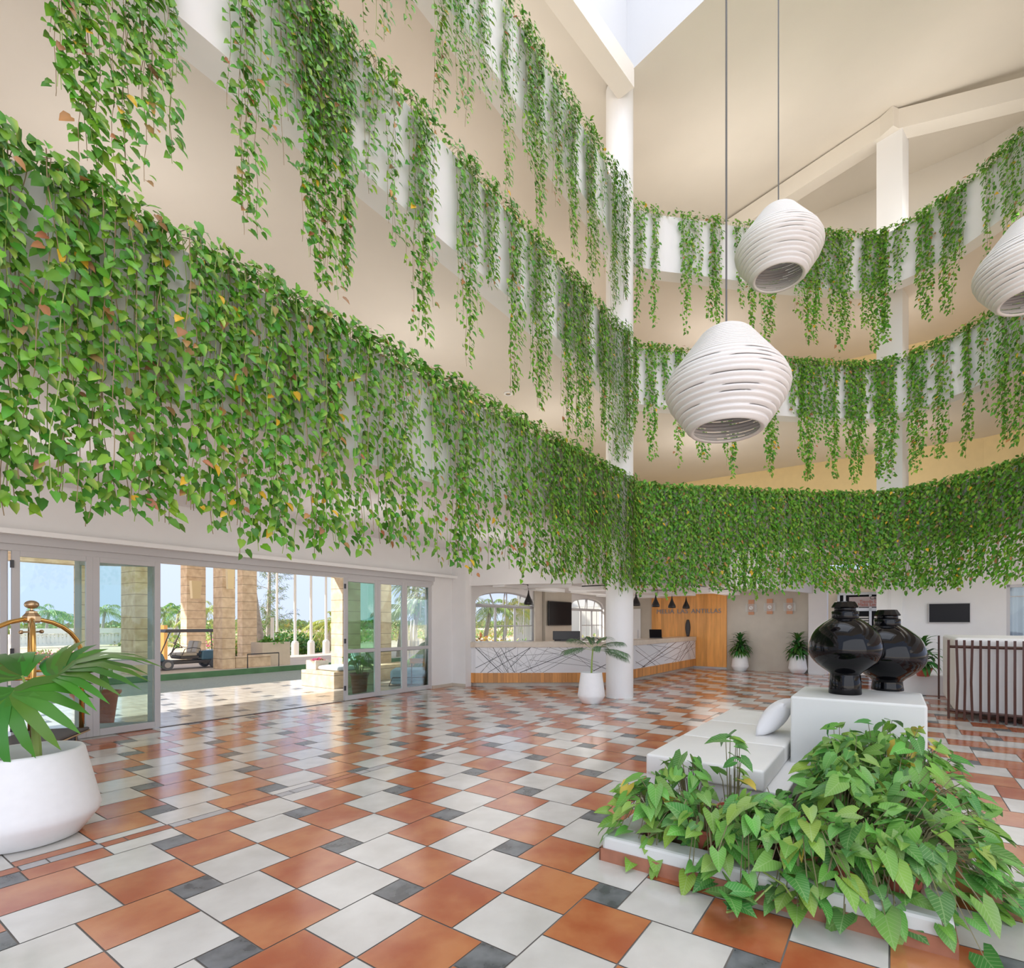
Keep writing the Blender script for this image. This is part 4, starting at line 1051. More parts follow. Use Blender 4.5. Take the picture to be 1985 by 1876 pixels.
m_ = MB(); m_.tube([(-.20, 0, 1.40), (.20, 0, 1.40)], .009, 8); m_.ball((-.2, 0, 1.40), .022, 10); m_.ball((.2, 0, 1.40), .022, 10); m_.tube([(0, 0, 1.4), (0, 0, 1.52)], .008, 6); m_.build('hanger_bar', 'oldbrass', t, smooth=True)
for sx, sy in ((1, 1), (1, -1), (-1, 1), (-1, -1)):
    w_ = bpy.data.objects.new('caster', None); COL.objects.link(w_); w_.parent = t; w_.location = (sx*(hl-.08), sy*(hw-.05), .085)
    wm = MB(); pts = 20; wm.tube([(0, -.02, 0), (0, .02, 0)], .083, 24)
    c_ = wm.build('wheel', 'rubber', t, bevel=.006); c_.location = (sx*(hl-.08), sy*(hw-.05), .085)
    hb = MB(); hb.tube([(0, -.026, 0), (0, .026, 0)], .03, 12); c2 = hb.build('wheel_hub', 'cable', None); c2.parent = c_
    fk = MB(); fk.box((0, -.032, .055), (.02, .006, .12)); fk.box((0, .032, .055), (.02, .006, .12)); fk.box((0, 0, .11), (.03, .07, .01)); c3 = fk.build('fork', 'oldbrass', t); c3.location = (sx*(hl-.08), sy*(hw-.05), .085)
    bpy.data.objects.remove(w_)

# ================================================================== RECEPTION THINGS
CT = 1.045
p = at(1098, 1238, 13.0)
t = thing('computer_monitor', 'black computer monitor seen from behind on the left reception counter', 'monitor', (p.x, 12.98, CT), 0)
MB().box((0, 0, .14), (.68, .04, .22)).build('screen_casing', 'blackm', t, bevel=.01)
MB().box((0, .02, .02), (.26, .14, .03)).build('stand', 'blackm', t)
p = at(1088, 1225, 13.6)
t = thing('office_chair', 'dark office chair back rising behind the reception monitor', 'chair', (p.x, 13.85, 0))
MB().box((0, 0, .55), (.5, .45, .08)).build('seat', 'blackm', t, bevel=.03)
MB().ball((0, .2, 1.02), .20, 16, sc=(.9, .25, 1.25)).build('backrest', 'blackm', t, smooth=True)
MB().tube([(0, 0, .1), (0, 0, .55)], .03, 8).build('post', 'steel', t)
m_ = MB()
for k in range(5): m_.tube([(0, 0, .10), (.28*math.cos(k*1.257), .28*math.sin(k*1.257), .03)], .018, 6)
m_.build('base', 'blackm', t)
cpt = UV(Uat(1272, 5.85), 5.85)
t = thing('laptop', 'open dark laptop on the right counter before the orange wood wall', 'laptop', (cpt.x, cpt.y, CT), ANG+PI/2+.25)
MB().box((0, 0, .012), (.36, .24, .02)).build('keyboard_base', 'blackm', t)
m_ = MB(); m_.quad((-.18, .1, .02), (.18, .1, .02), (.18, .17, .26), (-.18, .17, .26)); m_.quad((-.18, .11, .02), (-.18, .18, .26), (.18, .18, .26), (.18, .11, .02)); m_.build('screen', 'screen', t, solid=.004)
cpt = UV(Uat(1333.5, 5.72), 5.72)
t = MB().lathe([(0, 0), (.045, 0), (.05, .02), (.085, .22), (.09, .30), (.078, .42), (.045, .54), (.035, .56), (0, .56)], n=32).build('slim_vase', 'greywood', smooth=True); t.location = (cpt.x, cpt.y, CT); tag(t, 'slim dark grey spindle vase on the right counter', 'vase')
cpt = UV(Uat(1338, 5.86), 5.86)
o = MB().box((0, 0, .04), (.62, .12, .08)).build('counter_shelf', 'white'); o.location = (cpt.x, cpt.y, CT); o.rotation_euler = (0, 0, ANG-PI/2); tag(o, 'low white box shelf behind the slim vase on the counter', 'shelf')
# ================================================================== VINES
def strand(L, st, s, ztop, zbot, off, wob=.05, dens=.052, size=(.055, .085), thin=False, topfold=True, seedcol='p', bulk=1.0, pw=0.03):
    p, t, n = ring(s); off += .16*math.exp(-((s-S_COL)/.35)**2); z = ztop; ph = R(0, 6); dr = R(-.2, .2); f2 = R(3, 6)
    H_ = ztop-zbot; pts = []
    def pos(z):
        q = (ztop-z)
        return p+n*(off+.03*math.sin(z*2.3+ph))+t*(dr*q*.15+wob*math.sin(z*1.7+ph)+.012*math.sin(z*f2*2+ph))+Vector((0, 0, z))
    z = ztop
    while z > zbot:
        pts.append(pos(z)); z -= .15
    pts.append(pos(zbot))
    if topfold: pts = [p-n*.15+Vector((0, 0, ztop+.01)), p+n*.02+Vector((0, 0, ztop+.05))]+pts[0:]
    if len(pts) > 1: st.tube(pts, .003 if not thin else .0022, 3, cap=False, col=None, mi=(0 if random.random() < .6 else 1))
    z = ztop+.04
    while z > zbot:
        q = pos(min(z, ztop)); q.z = z
        a = R(-1, 1); d = t*a*.9+n*R(.15, .9)+Vector((0, 0, -R(.5, 1.1)))
        nn = n*1.0+Vector((0, 0, R(.1, .9)))+t*R(-.4, .4)
        l = R(*size)*bulk
        base_ = q+t*a*pw+n*R(0, pw*1.2)+Vector((0, 0, R(-.02, .02)))
        L.add(base_, d, nn, l, l*R(.58, .78), green(seedcol), 1 if random.random() < .16 else 0)
        z -= dens*R(.6, 1.4)
S_COL = s_at(1203)
def curtain_density(s):
    """relative strand density along the lowest balcony: gaps where the white parapet shows"""
    px = CX+F*ringpx(s)
    for a, b, d in ((-9999, 640, 1.0), (640, 700, .65), (700, 790, .55), (790, 835, .16), (835, 900, .6), (900, 950, .35), (950, 1060, .6), (1060, 9999, 1.05)):
        if a <= px < b: return d
    return 1
def ringpx(s):
    i = int(min(max(s/RLEN*2999, 0), 2999)); return _kk[i]
s_split = s_at(1222)
def curtain(s0, s1, label, per_m, seed):
    random.seed(seed); L = Leaves(POTHOS); st = MB()
    n = int((s1-s0)*per_m)
    for i in range(n):
        s = s0+(s1-s0)*(i+R(-.5, .5))/n; dn = curtain_density(s)
        if random.random() > dn:
            if random.random() < .35: strand(L, st, s, 4.33, R(3.6, 4.1), R(.03, .12), dens=.07)
            continue
        zb = 2.28+random.gauss(0, .07)-(.12 if random.random() < .12 else 0)+.06*math.sin(s*3.1)
        if random.random() < .12: zb = R(2.5, 3.6)
        strand(L, st, s, 4.33, zb, R(.03, .24), dens=.052, size=(.055, .098), pw=.05)
    # bushy crest over the parapet
    for i in range(int((s1-s0)*140)):
        s = R(s0, s1); p, t, nn = ring(s); d = t*R(-1, 1)+nn*R(-.3, 1)+Vector((0, 0, R(-.6, .5))); l = R(.06, .10)
        L.add(p+nn*R(-.12, .22)+Vector((0, 0, 4.30+R(-.06, .10))), d, Vector((0, 0, 1))+nn*.5+rv(.3), l, l*.7, green('p'), 1 if random.random() < .15 else 0)
    t = thing('vine_curtain', label, 'vines', (*ring((s0+s1)/2)[0].xy, 0)); t['kind'] = 'stuff'
    t2 = st; org = Vector(t.location)
    st.v = [(x-org.x, y-org.y, z) for x, y, z in st.v]
    st.build('stems', ['stem', 'gstem'], t); L.build('leaves', t)
curtain(s_at(-260) if False else 3.9, s_split, 'dense green vine curtain over the straight left side of the lowest balcony', 36, 1)
curtain(s_split, s_at(2150), 'dense green vine curtain over the far curved side of the lowest balcony', 38, 2)

def bunch(px, w, yb, ztop, label, group, seed, dens=1.0, big=False):
    """one hanging bunch: px = where it hangs, w = its width and yb its lowest point as measured in the photo"""
    random.seed(seed); s = s_at(px); p, tt, nn = ring(s); q = p+nn*.12; Yq = q.y
    zb = H+(Y0-yb)/F*Yq; wm = w/F*Yq/max(.35, abs(tt.x-tt.y*(px-CX)/F))
    t = thing('hanging_vine', label, 'hanging vine', (p.x, p.y, zb), 0, group)
    L = Leaves(POTHOS); st = MB(); n = max(2, int(wm/.035*dens))
    for i in range(n):
        x = (i+.5)/n*2-1+R(-.2, .2); zz = zb+(ztop-zb)*(.45*abs(x)**1.6*R(.3, 1)+(.0 if i % 3 else R(0, .25)))
        strand(L, st, s+x*wm/2, ztop, zz, R(.03, .13), wob=.025, dens=.042, size=(.055, .092), thin=True, pw=.04)
    org = Vector(t.location); st.v = [(a-org.x, b-org.y, c-org.z) for a, b, c in st.v]
    st.build('stems', ['stem', 'gstem'], t); L.build('leaves', t)
ZT3, ZT2 = 10.08, 7.23
top_left = [(712, 30, 60), (745, 28, 90), (800, 18, 40), (862, 36, 225), (905, 26, 275), (945, 20, 205), (990, 18, 385), (1028, 22, 330), (1052, 24, 450), (1082, 18, 400), (1112, 22, 500), (1150, 24, 545), (1192, 26, 605)]
top_far = [(1239, 18, 625), (1269, 14, 630), (1331, 18, 645), (1353, 12, 560), (1388, 22, 645), (1432, 10, 600), (1458, 16, 655), (1488, 28, 665), (1512, 14, 575), (1571, 44, 672), (1600, 12, 560), (1630, 40, 682), (1698, 62, 682)]
top_right = [(1745, 18, 560), (1792, 30, 635), (1838, 30, 615), (1860, 16, 500), (1912, 18, 505), (1952, 22, 480), (1978, 22, 520)]
mid_left = [(330, 26, 350), (478, 62, 460), (535, 22, 380), (560, 26, 240), (596, 24, 400), (720, 24, 360), (760, 20, 480), (822, 44, 672), (908, 40, 705), (955, 22, 560), (1000, 24, 765), (1050, 34, 795), (1112, 40, 860), (1140, 20, 880), (1192, 46, 895)]
mid_far = [(1228, 20, 690+140), (1262, 20, 900), (1290, 12, 790), (1318, 16, 905), (1365, 26, 900), (1416, 30, 925), (1470, 12, 830), (1493, 28, 925), (1540, 14, 800), (1566, 34, 935), (1588, 12, 860), (1615, 26, 930), (1660, 44, 938), (1712, 52, 938)]
mid_right = [(1775, 34, 915), (1824, 22, 905), (1872, 18, 885), (1905, 14, 800), (1940, 26, 870), (1972, 30, 880)]
sd = 100
uniq = {('top_left', 3): 'single pothos bunch hanging near the upper left, second from the left on the top balcony'}
def run(lst, zt, lab, grp, dens=1.0):
    global sd
    for px, w, yb in lst:
        sd += 1; bunch(px, w, yb, zt, lab, grp, sd, dens)
run(top_left, ZT3, 'leafy pothos bunch hanging from the straight left side of the top balcony', 'vines on the left side of the top balcony')
run(top_far, ZT3, 'leafy pothos bunch hanging from the far side of the top balcony, right of the column', 'vines on the far side of the top balcony')
run(top_right, ZT3, 'leafy pothos bunch hanging from the rising right side of the top balcony', 'vines on the right side of the top balcony')
bunch(205, 250, 345, ZT2, 'wide thick vine bunch at the upper left corner, nearest the camera', None, 71, 1.5)
bunch(640, 105, 575, ZT2, 'long thick vine bunch hanging lowest at the left centre of the middle balcony', None, 72, 1.5)
run(mid_left, ZT2, 'leafy pothos bunch hanging from the straight left side of the middle balcony', 'vines on the left side of the middle balcony')
run(mid_far, ZT2, 'leafy pothos bunch hanging from the far side of the middle balcony, right of the column', 'vines on the far side of the middle balcony')
run(mid_right, ZT2, 'leafy pothos bunch hanging from the rising right side of the middle balcony', 'vines on the right side of the middle balcony')
def border(s0, s1, ztop, label, seed, n_m, depth, lmin=.05, bushy=60):
    random.seed(seed); L = Leaves(POTHOS); st = MB()
    for i in range(int((s1-s0)*n_m)):
        s = R(s0, s1); strand(L, st, s, ztop, ztop-R(lmin, depth)*R(.3, 1), R(.02, .10), dens=.06, size=(.045, .08), thin=True)
    for i in range(int((s1-s0)*bushy)):
        s = R(s0, s1); p, t, nn = ring(s); d = t*R(-1, 1)+nn*R(-.3, 1)+Vector((0, 0, R(-.8, .5))); l = R(.05, .085)
        L.add(p+nn*R(-.1, .14)+Vector((0, 0, ztop+R(-.10, .07))), d, Vector((0, 0, 1))+nn*.5+rv(.3), l, l*.7, green('p'), 1 if random.random() < .12 else 0)
    t = thing('vine_border', label, 'vines', (*ring((s0+s1)/2)[0].xy, ztop-.1)); t['kind'] = 'stuff'
    org = Vector(t.location); st.v = [(a-org.x, b-org.y, c-org.z) for a, b, c in st.v]
    st.build('stems', ['stem', 'gstem'], t); L.build('leaves', t)
sc = s_at(1225); se = s_at(2150)
border(s_at(30) if False else 3.5, sc, ZT2, 'leafy fringe along the left edge of the middle balcony', 5, 8, .9, bushy=60)
border(sc, se, ZT2, 'leafy fringe along the far edge of the middle balcony', 6, 9, .5, bushy=120)
border(s_at(700), sc, ZT3, 'leafy fringe along the left edge of the top balcony', 7, 5, .7, bushy=55)
border(sc, s_at(1530), ZT3, 'thin leafy fringe on the far edge of the top balcony, left part', 8, 2, .3, bushy=40)
border(s_at(1530), se, ZT3, 'thick leafy fringe on the far edge of the top balcony, right part', 9, 8, .5, bushy=130)
# ================================================================== OUTSIDE
random.seed(77)
VK = 15.85
mb = MB(); mb.quad(UV(-25, 13.05, -.01), UV(40, 13.05, -.01), UV(40, VK, -.01), UV(-25, VK, -.01)); struct(mb.build('driveway', 'asphalt'))
mb = MB(); mb.uv(-25, 30, VK, VK+.12, -.05, .15); struct(mb.build('kerb_green', 'kerbgreen'))
mb = MB(); mb.uv(-25, 30, VK+.12, 21, -.1, .14); struct(mb.build('island_paving', 'paving'))
mb = MB(); mb.quad((-400, -60, -.15), (400, -60, -.15), (400, 500, -.15), (-400, 500, -.15)); struct(mb.build('ground', 'sand'))
mb = MB(); mb.uv(-12, 9.2, VD+.2, 12.6, 2.9, 3.1); struct(mb.build('trim_shade_soffit', 'wall'))  # unseen overhang, made deep enough to shade the patio by the doors
def stone_col(px_corner, Yc, a, b, zb, label, h=6.5, left=True):
    C0 = at(px_corner, 1207, Yc); C0.z = 0; c = C0+DU*a/2+DV*b/2
    o = MB().box((0, 0, (h-zb)/2), (a, b, h-zb)).build('stone_column', 'stone', bevel=.01); o.location = (c.x, c.y, zb); o.rotation_euler = (0, 0, ANG)
    return tag(o, label, 'column')
stone_col(431, 15.2, .36, .56, .14, 'coral stone column in front of the golf cart')
stone_col(470, 18.2, .5, .36, .14, 'coral stone column right of the golf cart, behind the low stone wall')
stone_col(362, 18.6, .62, .5, .14, 'coral stone column behind the golf cart seats')
stone_col(262, 13.45, .42, .95, .14, 'wide stained coral stone column seen through the left glass doors')
stone_col(147, 12.6, .42, .16, .14, 'slim coral stone column behind the luggage cart')
p = at(100, 1207, 12.3); o = MB().box((0, 0, 0), (3.2, .4, .30)).build('stone_beam', 'stone'); q0 = at(147, 1207, 12.6); q0.z = 0; c = q0-DU*1.3+DV*.1; o.location = (c.x, c.y, 3.05); o.rotation_euler = (0, 0, ANG); tag(o, 'coral stone beam spanning over the luggage cart behind the left glass', 'beam')
stone_col(664, 13.7, .56, .50, 0, 'coral stone column at the right side of the open doorway')
stone_col(740, 14.6, .34, .16, 0, 'coral stone column seen through the fourth glass door')
o = MB().box((0, 0, 0), (30, .5, .5)).build('porch_shade_slab', 'concrete'); 
mbp = MB(); mbp.uv(-14, 24, 18.7, 25, 6.5, 6.8); bpy.data.objects.remove(o); struct(mbp.build('porch_shade_slab', 'concrete'))  # unseen slab, set out past the columns to shade the driveway
# sconces
for (px, py, Yd, w, h_, lab) in ((446, 1122, 15.05, .16, .6, 'ochre box sconce on the column before the golf cart'), (379, 1143, 18.3, .25, .62, 'ochre box sconce on the column behind the cart seats')):
    p = at(px, py, Yd); o = MB().box((0, 0, 0), (w, w*.7, h_), top=(1.3, 1.2)).build('sconce', 'sconce', bevel=.01); o.location = p; o.rotation_euler = (.0, 0, ANG); tag(o, lab, 'lamp')
# low stone wall, planter box and black rail on the island
c1 = at(431, 1207, 15.2); c1.z = 0
o = MB().box((0, 0, .17), (1.05, .4, .34)).build('low_stone_wall', 'stone', bevel=.015); c = c1+DU*.92+DV*.25; o.location = (c.x, c.y, .14); o.rotation_euler = (0, 0, ANG); tag(o, 'low coral stone wall block joined to the column by the golf cart', 'low wall')
c2 = at(509, 1207, 16.3); c2.z = 0
t = thing('planter_box', 'square pale concrete planter box beyond the driveway', 'planter', c2+DU*.45+DV*.35+Vector((0, 0, .14)), ANG)
MB().box((0, 0, .37), (.9, .7, .74)).build('box', 'concrete', t, bevel=.01); MB().box((0, 0, .72), (.8, .6, .04)).build('soil', 'soil', t)
def bush(loc, r, n, name, label, group=None, cols='d', lsz=(.04, .08), tmpl=BLADE, flat=.8, trunk=True, cat='shrub', ratio=.5, parts=True, cfun=None, up=0):
    t = thing(name, label, cat, loc, 0, group); L = Leaves(tmpl)
    for i in range(n):
        d = rv().normalized(); d.z = abs(d.z)*R(.2, 1)+.02; q = Vector((d.x*r, d.y*r, d.z*r*2*flat))*R(.55, 1)**.5
        dd = d+rv(.5)+Vector((0, 0, up)); l = R(*lsz); L.add(Vector(loc)+q, dd, UP+rv(.5), l, l*ratio, cfun() if cfun else green(cols))
    L.build('foliage', t)
    if trunk:
        m_ = MB()
        for k in range(5): a = k*1.25; m_.tube([(0, 0, 0), (math.cos(a)*r*.5, math.sin(a)*r*.5, r*flat)], [.02*r+.008, .006], 5)
        m_.build('branch', 'stem', t)
    return t
pb = c2+DU*.45+DV*.35; bush((pb.x, pb.y, .86), .34, 160, 'box_plant', 'low green plants growing in the concrete planter box', cols='s', lsz=(.08, .14), flat=.22)
rail = MB(); r0 = at(480, 1207, 15.6); r0.z = 0; rr_ = [Vector((0, 0, 0)), Vector((0, 0, .42)), DU*.95+Vector((0, 0, .42)), DU*.95]
rail.tube(rr_, .02, 4); o = rail.build('black_rail', 'bracket'); o.location = (r0.x, r0.y, .14); tag(o, 'black angular bench rail in front of the concrete planter box', 'rail')
# palm trunk leaning and a short white post
def palm(px, Yd, h, label, crown=16, fl=1.6, zb=-.1, lean=(.3, 0), seed=1, col=None, r=.12, fan_=False, group=None, trunkcol='trunk'):
    random.seed(seed); b_ = at(px, 1207, Yd); loc = Vector((b_.x, b_.y, zb)); t = thing('palm_tree', label, 'palm tree', loc, 0, group)
    top = Vector((lean[0], lean[1], h)); MB().tube([(0, 0, 0), top*.5+Vector((lean[0]*-.15, 0, 0)), top], [r, r*.8, r*.7], 8).build('trunk', trunkcol, t, smooth=True)
    L = Leaves(STRAP); st = MB()
    for k in range(crown):
        a = k*2.4; el = R(-.3, 1.2); d = Vector((math.cos(a)*math.cos(el), math.sin(a)*math.cos(el), math.sin(el))); ln = fl*R(.8, 1.1)
        if fan_:
            c_ = top+d*ln*.5; st.tube([top, c_], .015, 4)
            sdv = d.cross(UP).normalized(); nv = sdv.cross(d)
            for j in range(15):
                b2 = -1.9+3.8*j/14; dd = d*math.cos(b2)+sdv*math.sin(b2); L.add(loc+c_, dd+Vector((0, 0, -.2)), nv, ln*.55, .06, col or green('s'))
            continue
        P = [top+d*ln*q+Vector((0, 0, -.65*ln*q*q)) for q in (.25, .5, .75, 1)]; Q_ = [top]+P; st.tube(Q_, .012, 4)
        for i in range(20):
            q = .12+.88*i/20; f = q*4; kk = min(int(f), 3); p = Q_[kk].lerp(Q_[kk+1], f-kk); tg = (Q_[kk+1]-Q_[kk]).normalized(); sdv = tg.cross(UP)
            if sdv.length < .05: sdv = Vector((1, 0, 0))
            sdv.normalize()
            for s_ in (-1, 1): L.add(loc+p, tg*.6+sdv*s_*.8+Vector((0, 0, -.55)), UP+rv(.15), .34*fl/1.6*(1-.4*abs(q-.5)), .035, col or green('s'))
    st.build('frond_rib', 'gstem', t); L.build('fronds', t); return t
ycol = (.42, .48, .10)
palm(513, 20, 6.5, 'leaning pale grey palm trunk rising from behind the planter box', crown=12, lean=(-1.4, 0), seed=3, r=.13)
p = at(528, 1207, 19.5); o = MB().tube([(0, 0, 0), (0, 0, 1.85)], .06, 12).build('white_post', 'white'); o.location = (p.x, p.y, -.15); tag(o, 'short white post beside the leaning palm trunk', 'post')
palm(88, 42, 2.5, 'palm with drooping fronds behind the domed hoop of the luggage cart', fl=2.1, seed=11)
palm(112, 75, 2.1, 'small distant palm right of the luggage cart dome, left one of the twin pair', fl=2, seed=12, crown=12)
palm(120, 76, 2.8, 'small distant palm right of the luggage cart dome, right one of the twin pair', fl=2, seed=13, crown=12)
palm(196, 40, 2.5, 'palm seen through the second glass door beside the stained column', fl=1.9, seed=14, col=(.30, .42, .10))
palm(312, 38, 2.3, 'palm behind the ochre panel left of the golf cart', fl=1.8, seed=15, col=(.25, .36, .10))
palm(338, 36, 2.4, 'palm just left of the column behind the golf cart', fl=1.6, seed=16, crown=10)
palm(392, 34, 2.5, 'yellowish palm in the gap right of the column behind the golf cart', fl=1.9, seed=17, col=ycol)
palm(634, 27, 1.7, 'yellow-green palm left of the doorway column', fl=1.5, seed=18, col=ycol, r=.14)
palm(772, 21, 2.2, 'soft green palm seen through the fourth glass door', fl=1.5, seed=19, col=(.30, .42, .20))
palm(795, 19, 2.2, 'palm between the last two glass doors', fl=1.3, seed=20, col=(.28, .45, .18))
palm(826, 17, 2.5, 'large silvery fan palm behind the last glass door', fl=2.0, seed=21, fan_=True, col=(.42, .50, .42), crown=20)
palm(822, 14.6, .75, 'low sago palm behind the wooden-backed chair', fl=1.0, seed=22, crown=22, r=.10, col=(.16, .30, .10))
# casuarina with drooping needles
random.seed(9); b_ = at(519, 1207, 30); t = thing('casuarina_tree', 'tall wispy casuarina tree left of the flagpoles', 'tree', (b_.x, b_.y, -.15)); L = Leaves(BLADE); loc = Vector(t.location)
MB().tube([(0, 0, 0), (.1, 0, 4), (0, 0, 9)], [.14, .09, .03], 8).build('trunk', 'trunk', t)
st = MB()
for i in range(60):
    z = R(.6, 8.5); a = R(0, 2*PI); ln = (1.9-z*.13)*R(.5, 1.1); e_ = Vector((math.cos(a)*ln, math.sin(a)*ln, z+ln*R(.0, .5))); st.tube([(0, 0, z), e_], [.02, .006], 4)
    for j in range(60):
        q = R(.15, 1.1); p = Vector((0, 0, z)).lerp(e_, q)+rv(.10); L.add(loc+p, Vector((math.cos(a)*.6, math.sin(a)*.6, -.5))+rv(.5), rv(1), R(.16, .34), .018, (R(.16, .26), R(.24, .32), R(.10, .14)))
st.build('branch', 'trunk', t); L.build('foliage', t)
# flagpoles
fp = [(537, 25.5), (572, 22.6), (603, 23.4), (632, 24.2), (807, 26.5)]
fl_lab = ['white flagpole nearest the casuarina tree, first from the left', 'white flagpole with ribbed base, second from the left', 'white flagpole with ribbed base, third from the left', 'white flagpole with ribbed base, fourth, beside the yellow palm', 'white flagpole seen through the last glass door']
t0 = None
for i, (px, Yd) in enumerate(fp):
    b_ = at(px, 1207, Yd)
    if not t0:
        t0 = thing('flagpole', fl_lab[0], 'flagpole', (b_.x, b_.y, -.1), 0, 'flagpoles along the drive')
        MB().tube([(0, 0, .7), (0, 0, 9)], [.06, .045], 12).build('pole', 'white', t0)
        m_ = MB(); m_.lathe([(0, 0), (.15, 0), (.15, .72), (.11, .80), (.06, .82)], n=16); m_.build('base_sleeve', 'white', t0)
    else: dup(t0, (b_.x, b_.y, -.1), label=fl_lab[i])
for i, (px, py, z) in enumerate(((985, 762, 6.28), (1412, 630, 9.13))):
    g = G(px, py, z) if False else Vector(((px-CX)*(F*(z-H)/(Y0-py))/F, F*(z-H)/(Y0-py), z)); t = thing('ceiling_spot', ('small round recessed spot in the ceiling above the left vine curtain', 'small round recessed spot in the ceiling beside the lower lantern cable')[i], 'ceiling light', (g.x, g.y, z-.02))
    MB().lathe([(.05, 0), (.09, 0), (.09, .018), (.05, .018)], n=24).build('rim', 'white', t); MB().lathe([(0, .012), (.05, .012)], n=20).build('lamp', mat('spot_lens%d' % i, (.5, .4, .3), .4), t)
# hedges, shrubs and distant woods
def farmass(name, label, u0, u1, v0, v1, n, zf, lsz, cf, seed, kind='stuff', cat='vegetation'):
    random.seed(seed); L = Leaves(BLADE)
    for i in range(n):
        u, v = R(u0, u1), R(v0, v1); p = UV(u, v, 0); z = R(0, 1)**.7*zf(u, v); l = R(*lsz)
        L.add((p.x, p.y, z), rv()+Vector((0, 0, .4)), UP*.6+rv(.6)-DV*.5, l, l*.5, cf())
    p = UV((u0+u1)/2, (v0+v1)/2, 0); t = thing(name, label, cat, p); t['kind'] = 'stuff'; L.build('foliage', t)
olive = lambda: (R(.16, .30), R(.24, .34), R(.06, .12)); dk = lambda: (R(.06, .14), R(.16, .28), R(.04, .08)); mixed = lambda: random.choice([(R(.35, .5), R(.4, .5), R(.12, .18)), (R(.14, .24), R(.3, .42), R(.06, .1)), (R(.45, .55), R(.38, .45), R(.2, .28))])
farmass('distant_woods', 'band of distant olive woodland on the horizon', -60, 190, 105, 140, 26000, lambda u, v: max(.3, .5+.4*math.sin(u*.13)+.4*math.sin(u*.5)+(.7 if u > 40 else 0)), (.6, 1.3), olive, 41)
farmass('scrub', 'scrubby green bushes on sandy ground beyond the flagpoles', 14, 60, 34, 62, 12000, lambda u, v: max(.1, .3+.35*math.sin(u*.7+v*.3)+.2*math.sin(v*.9)), (.2, .42), mixed, 42)
for i, (px, Yd, r_, lab, cf) in enumerate(((520, 24, 1.0, 'dark green shrub under the casuarina tree', dk), (555, 27, 1.1, 'round green shrub between the first two flagpoles', dk), (588, 29, .9, 'green shrub between the second and third flagpoles', dk), (618, 31, .9, 'pale green shrub between the third and fourth flagpoles', mixed), (648, 33, 1.0, 'bushy shrub behind the yellow palm', mixed), (446, 26, .8, 'green shrub between the two stone columns by the cart', mixed))):
    b_ = at(px, 1207, Yd); bush((b_.x, b_.y, -.15), r_, 1500, 'garden_shrub', lab, cfun=cf, lsz=(.12, .22), flat=.62)
pinkc = lambda: random.choice([(.75, .18, .35), (.85, .35, .45), (.25, .40, .10), (.35, .45, .12)])
for i, (px, Yd, r_, lab) in enumerate(((402, 24, .9, 'pink flowering shrub behind the golf cart seats'), (130, 20, .55, 'pink and orange flowering shrub behind the luggage cart'), (85, 20, .5, 'pale flowering shrub left of the pink one behind the luggage cart'))):
    b_ = at(px, 1207, Yd); bush((b_.x, b_.y, -.1), r_, 900, 'flowering_shrub', lab, cfun=pinkc, lsz=(.08, .15), flat=.6)
# balustrade, ochre panel, cart
b0 = at(20, 1207, 33); b1 = at(345, 1207, 40)
m_ = MB(); d_ = (b1-b0); d_.z = 0; n = 46
t = thing('balustrade', 'long low white balustrade beyond the driveway', 'balustrade', (b0.x, b0.y, 0))
for i in range(n+1): q = d_*(i/n); m_.lathe([(.10, .1), (.17, .3), (.08, .6), (.12, .75)], (q.x, q.y, 0), 8)
m_.build('balusters', 'white', t, smooth=True)['kind'] = 'stuff'
m_ = MB(); q = d_/2; m_.box((q.x, q.y, .95), (d_.length, .35, .35), math.atan2(d_.y, d_.x)); m_.box((q.x, q.y, .05), (d_.length, .35, .15), math.atan2(d_.y, d_.x)); m_.build('rail', 'white', t)
p = at(314, 1207, 22); o = MB().box((0, 0, .75), (.32, .2, 1.5)).build('ochre_panel', 'orange'); o.location = (p.x, p.y, -.1); tag(o, 'upright ochre board behind the golf cart front', 'board')
# golf cart
cu0, cv0 = 6.02, 17.6
t = thing('golf_cart', 'dark blue golf cart with a flat canopy parked beyond the stone column', 'golf cart', UV(cu0+1.0, cv0, .14), ANG); t.scale = (.74, .74, .74)
def cb(m_, x0, x1, y0, y1, z0, z1, top=None): m_.box(((x0+x1)/2-1, (y0+y1)/2, (z0+z1)/2), (x1-x0, y1-y0, z1-z0), top=top); return m_
cb(MB(), -.3, 2.4, -.5, .5, .22, .34).build('floor_pan', 'cartgrey', t, bevel=.03)
cb(MB(), -.45, .22, -.5, .5, .34, .68, top=(.7, .92)).build('front_cowl', 'cartblue', t, bevel=.08, seg=4)
cb(MB(), 1.45, 2.35, -.48, .48, .34, .72, top=(.95, .95)).build('rear_body', 'cartblue', t, bevel=.05, seg=3)
cb(MB(), .72, 1.35, -.46, .46, .40, .52, top=(1.15, 1)).build('seat_base', 'cartgrey', t, bevel=.04)
for y in (-.24, .24):
    o = cb(MB(), .70, 1.30, y-.22, y+.22, .52, .64).build('seat', 'cartseat', t, bevel=.05, seg=3)
    m_ = MB(); m_.box((0, 0, 0), (.12, .44, .50)); o = m_.build('seat_back', 'cartseat', t, bevel=.05, seg=3); o.location = (.36, y, .86); o.rotation_euler = (0, .25, 0)
m_ = MB(); m_.box((0, 0, 0), (2.15, 1.1, .12), top=(.94, .9)); o = m_.build('canopy', 'cartgrey', t, bevel=.03, seg=3); o.location = (.22, 0, 1.52)
for x0, x1 in ((-.35, -.05), (.0, .30)):
    for y in (-.46, .46): MB().tube([(x0-.75+.1, y, .55), (x1-.75+.15, y, 1.5)], .018, 6).build('canopy_post', 'cartgrey', t)
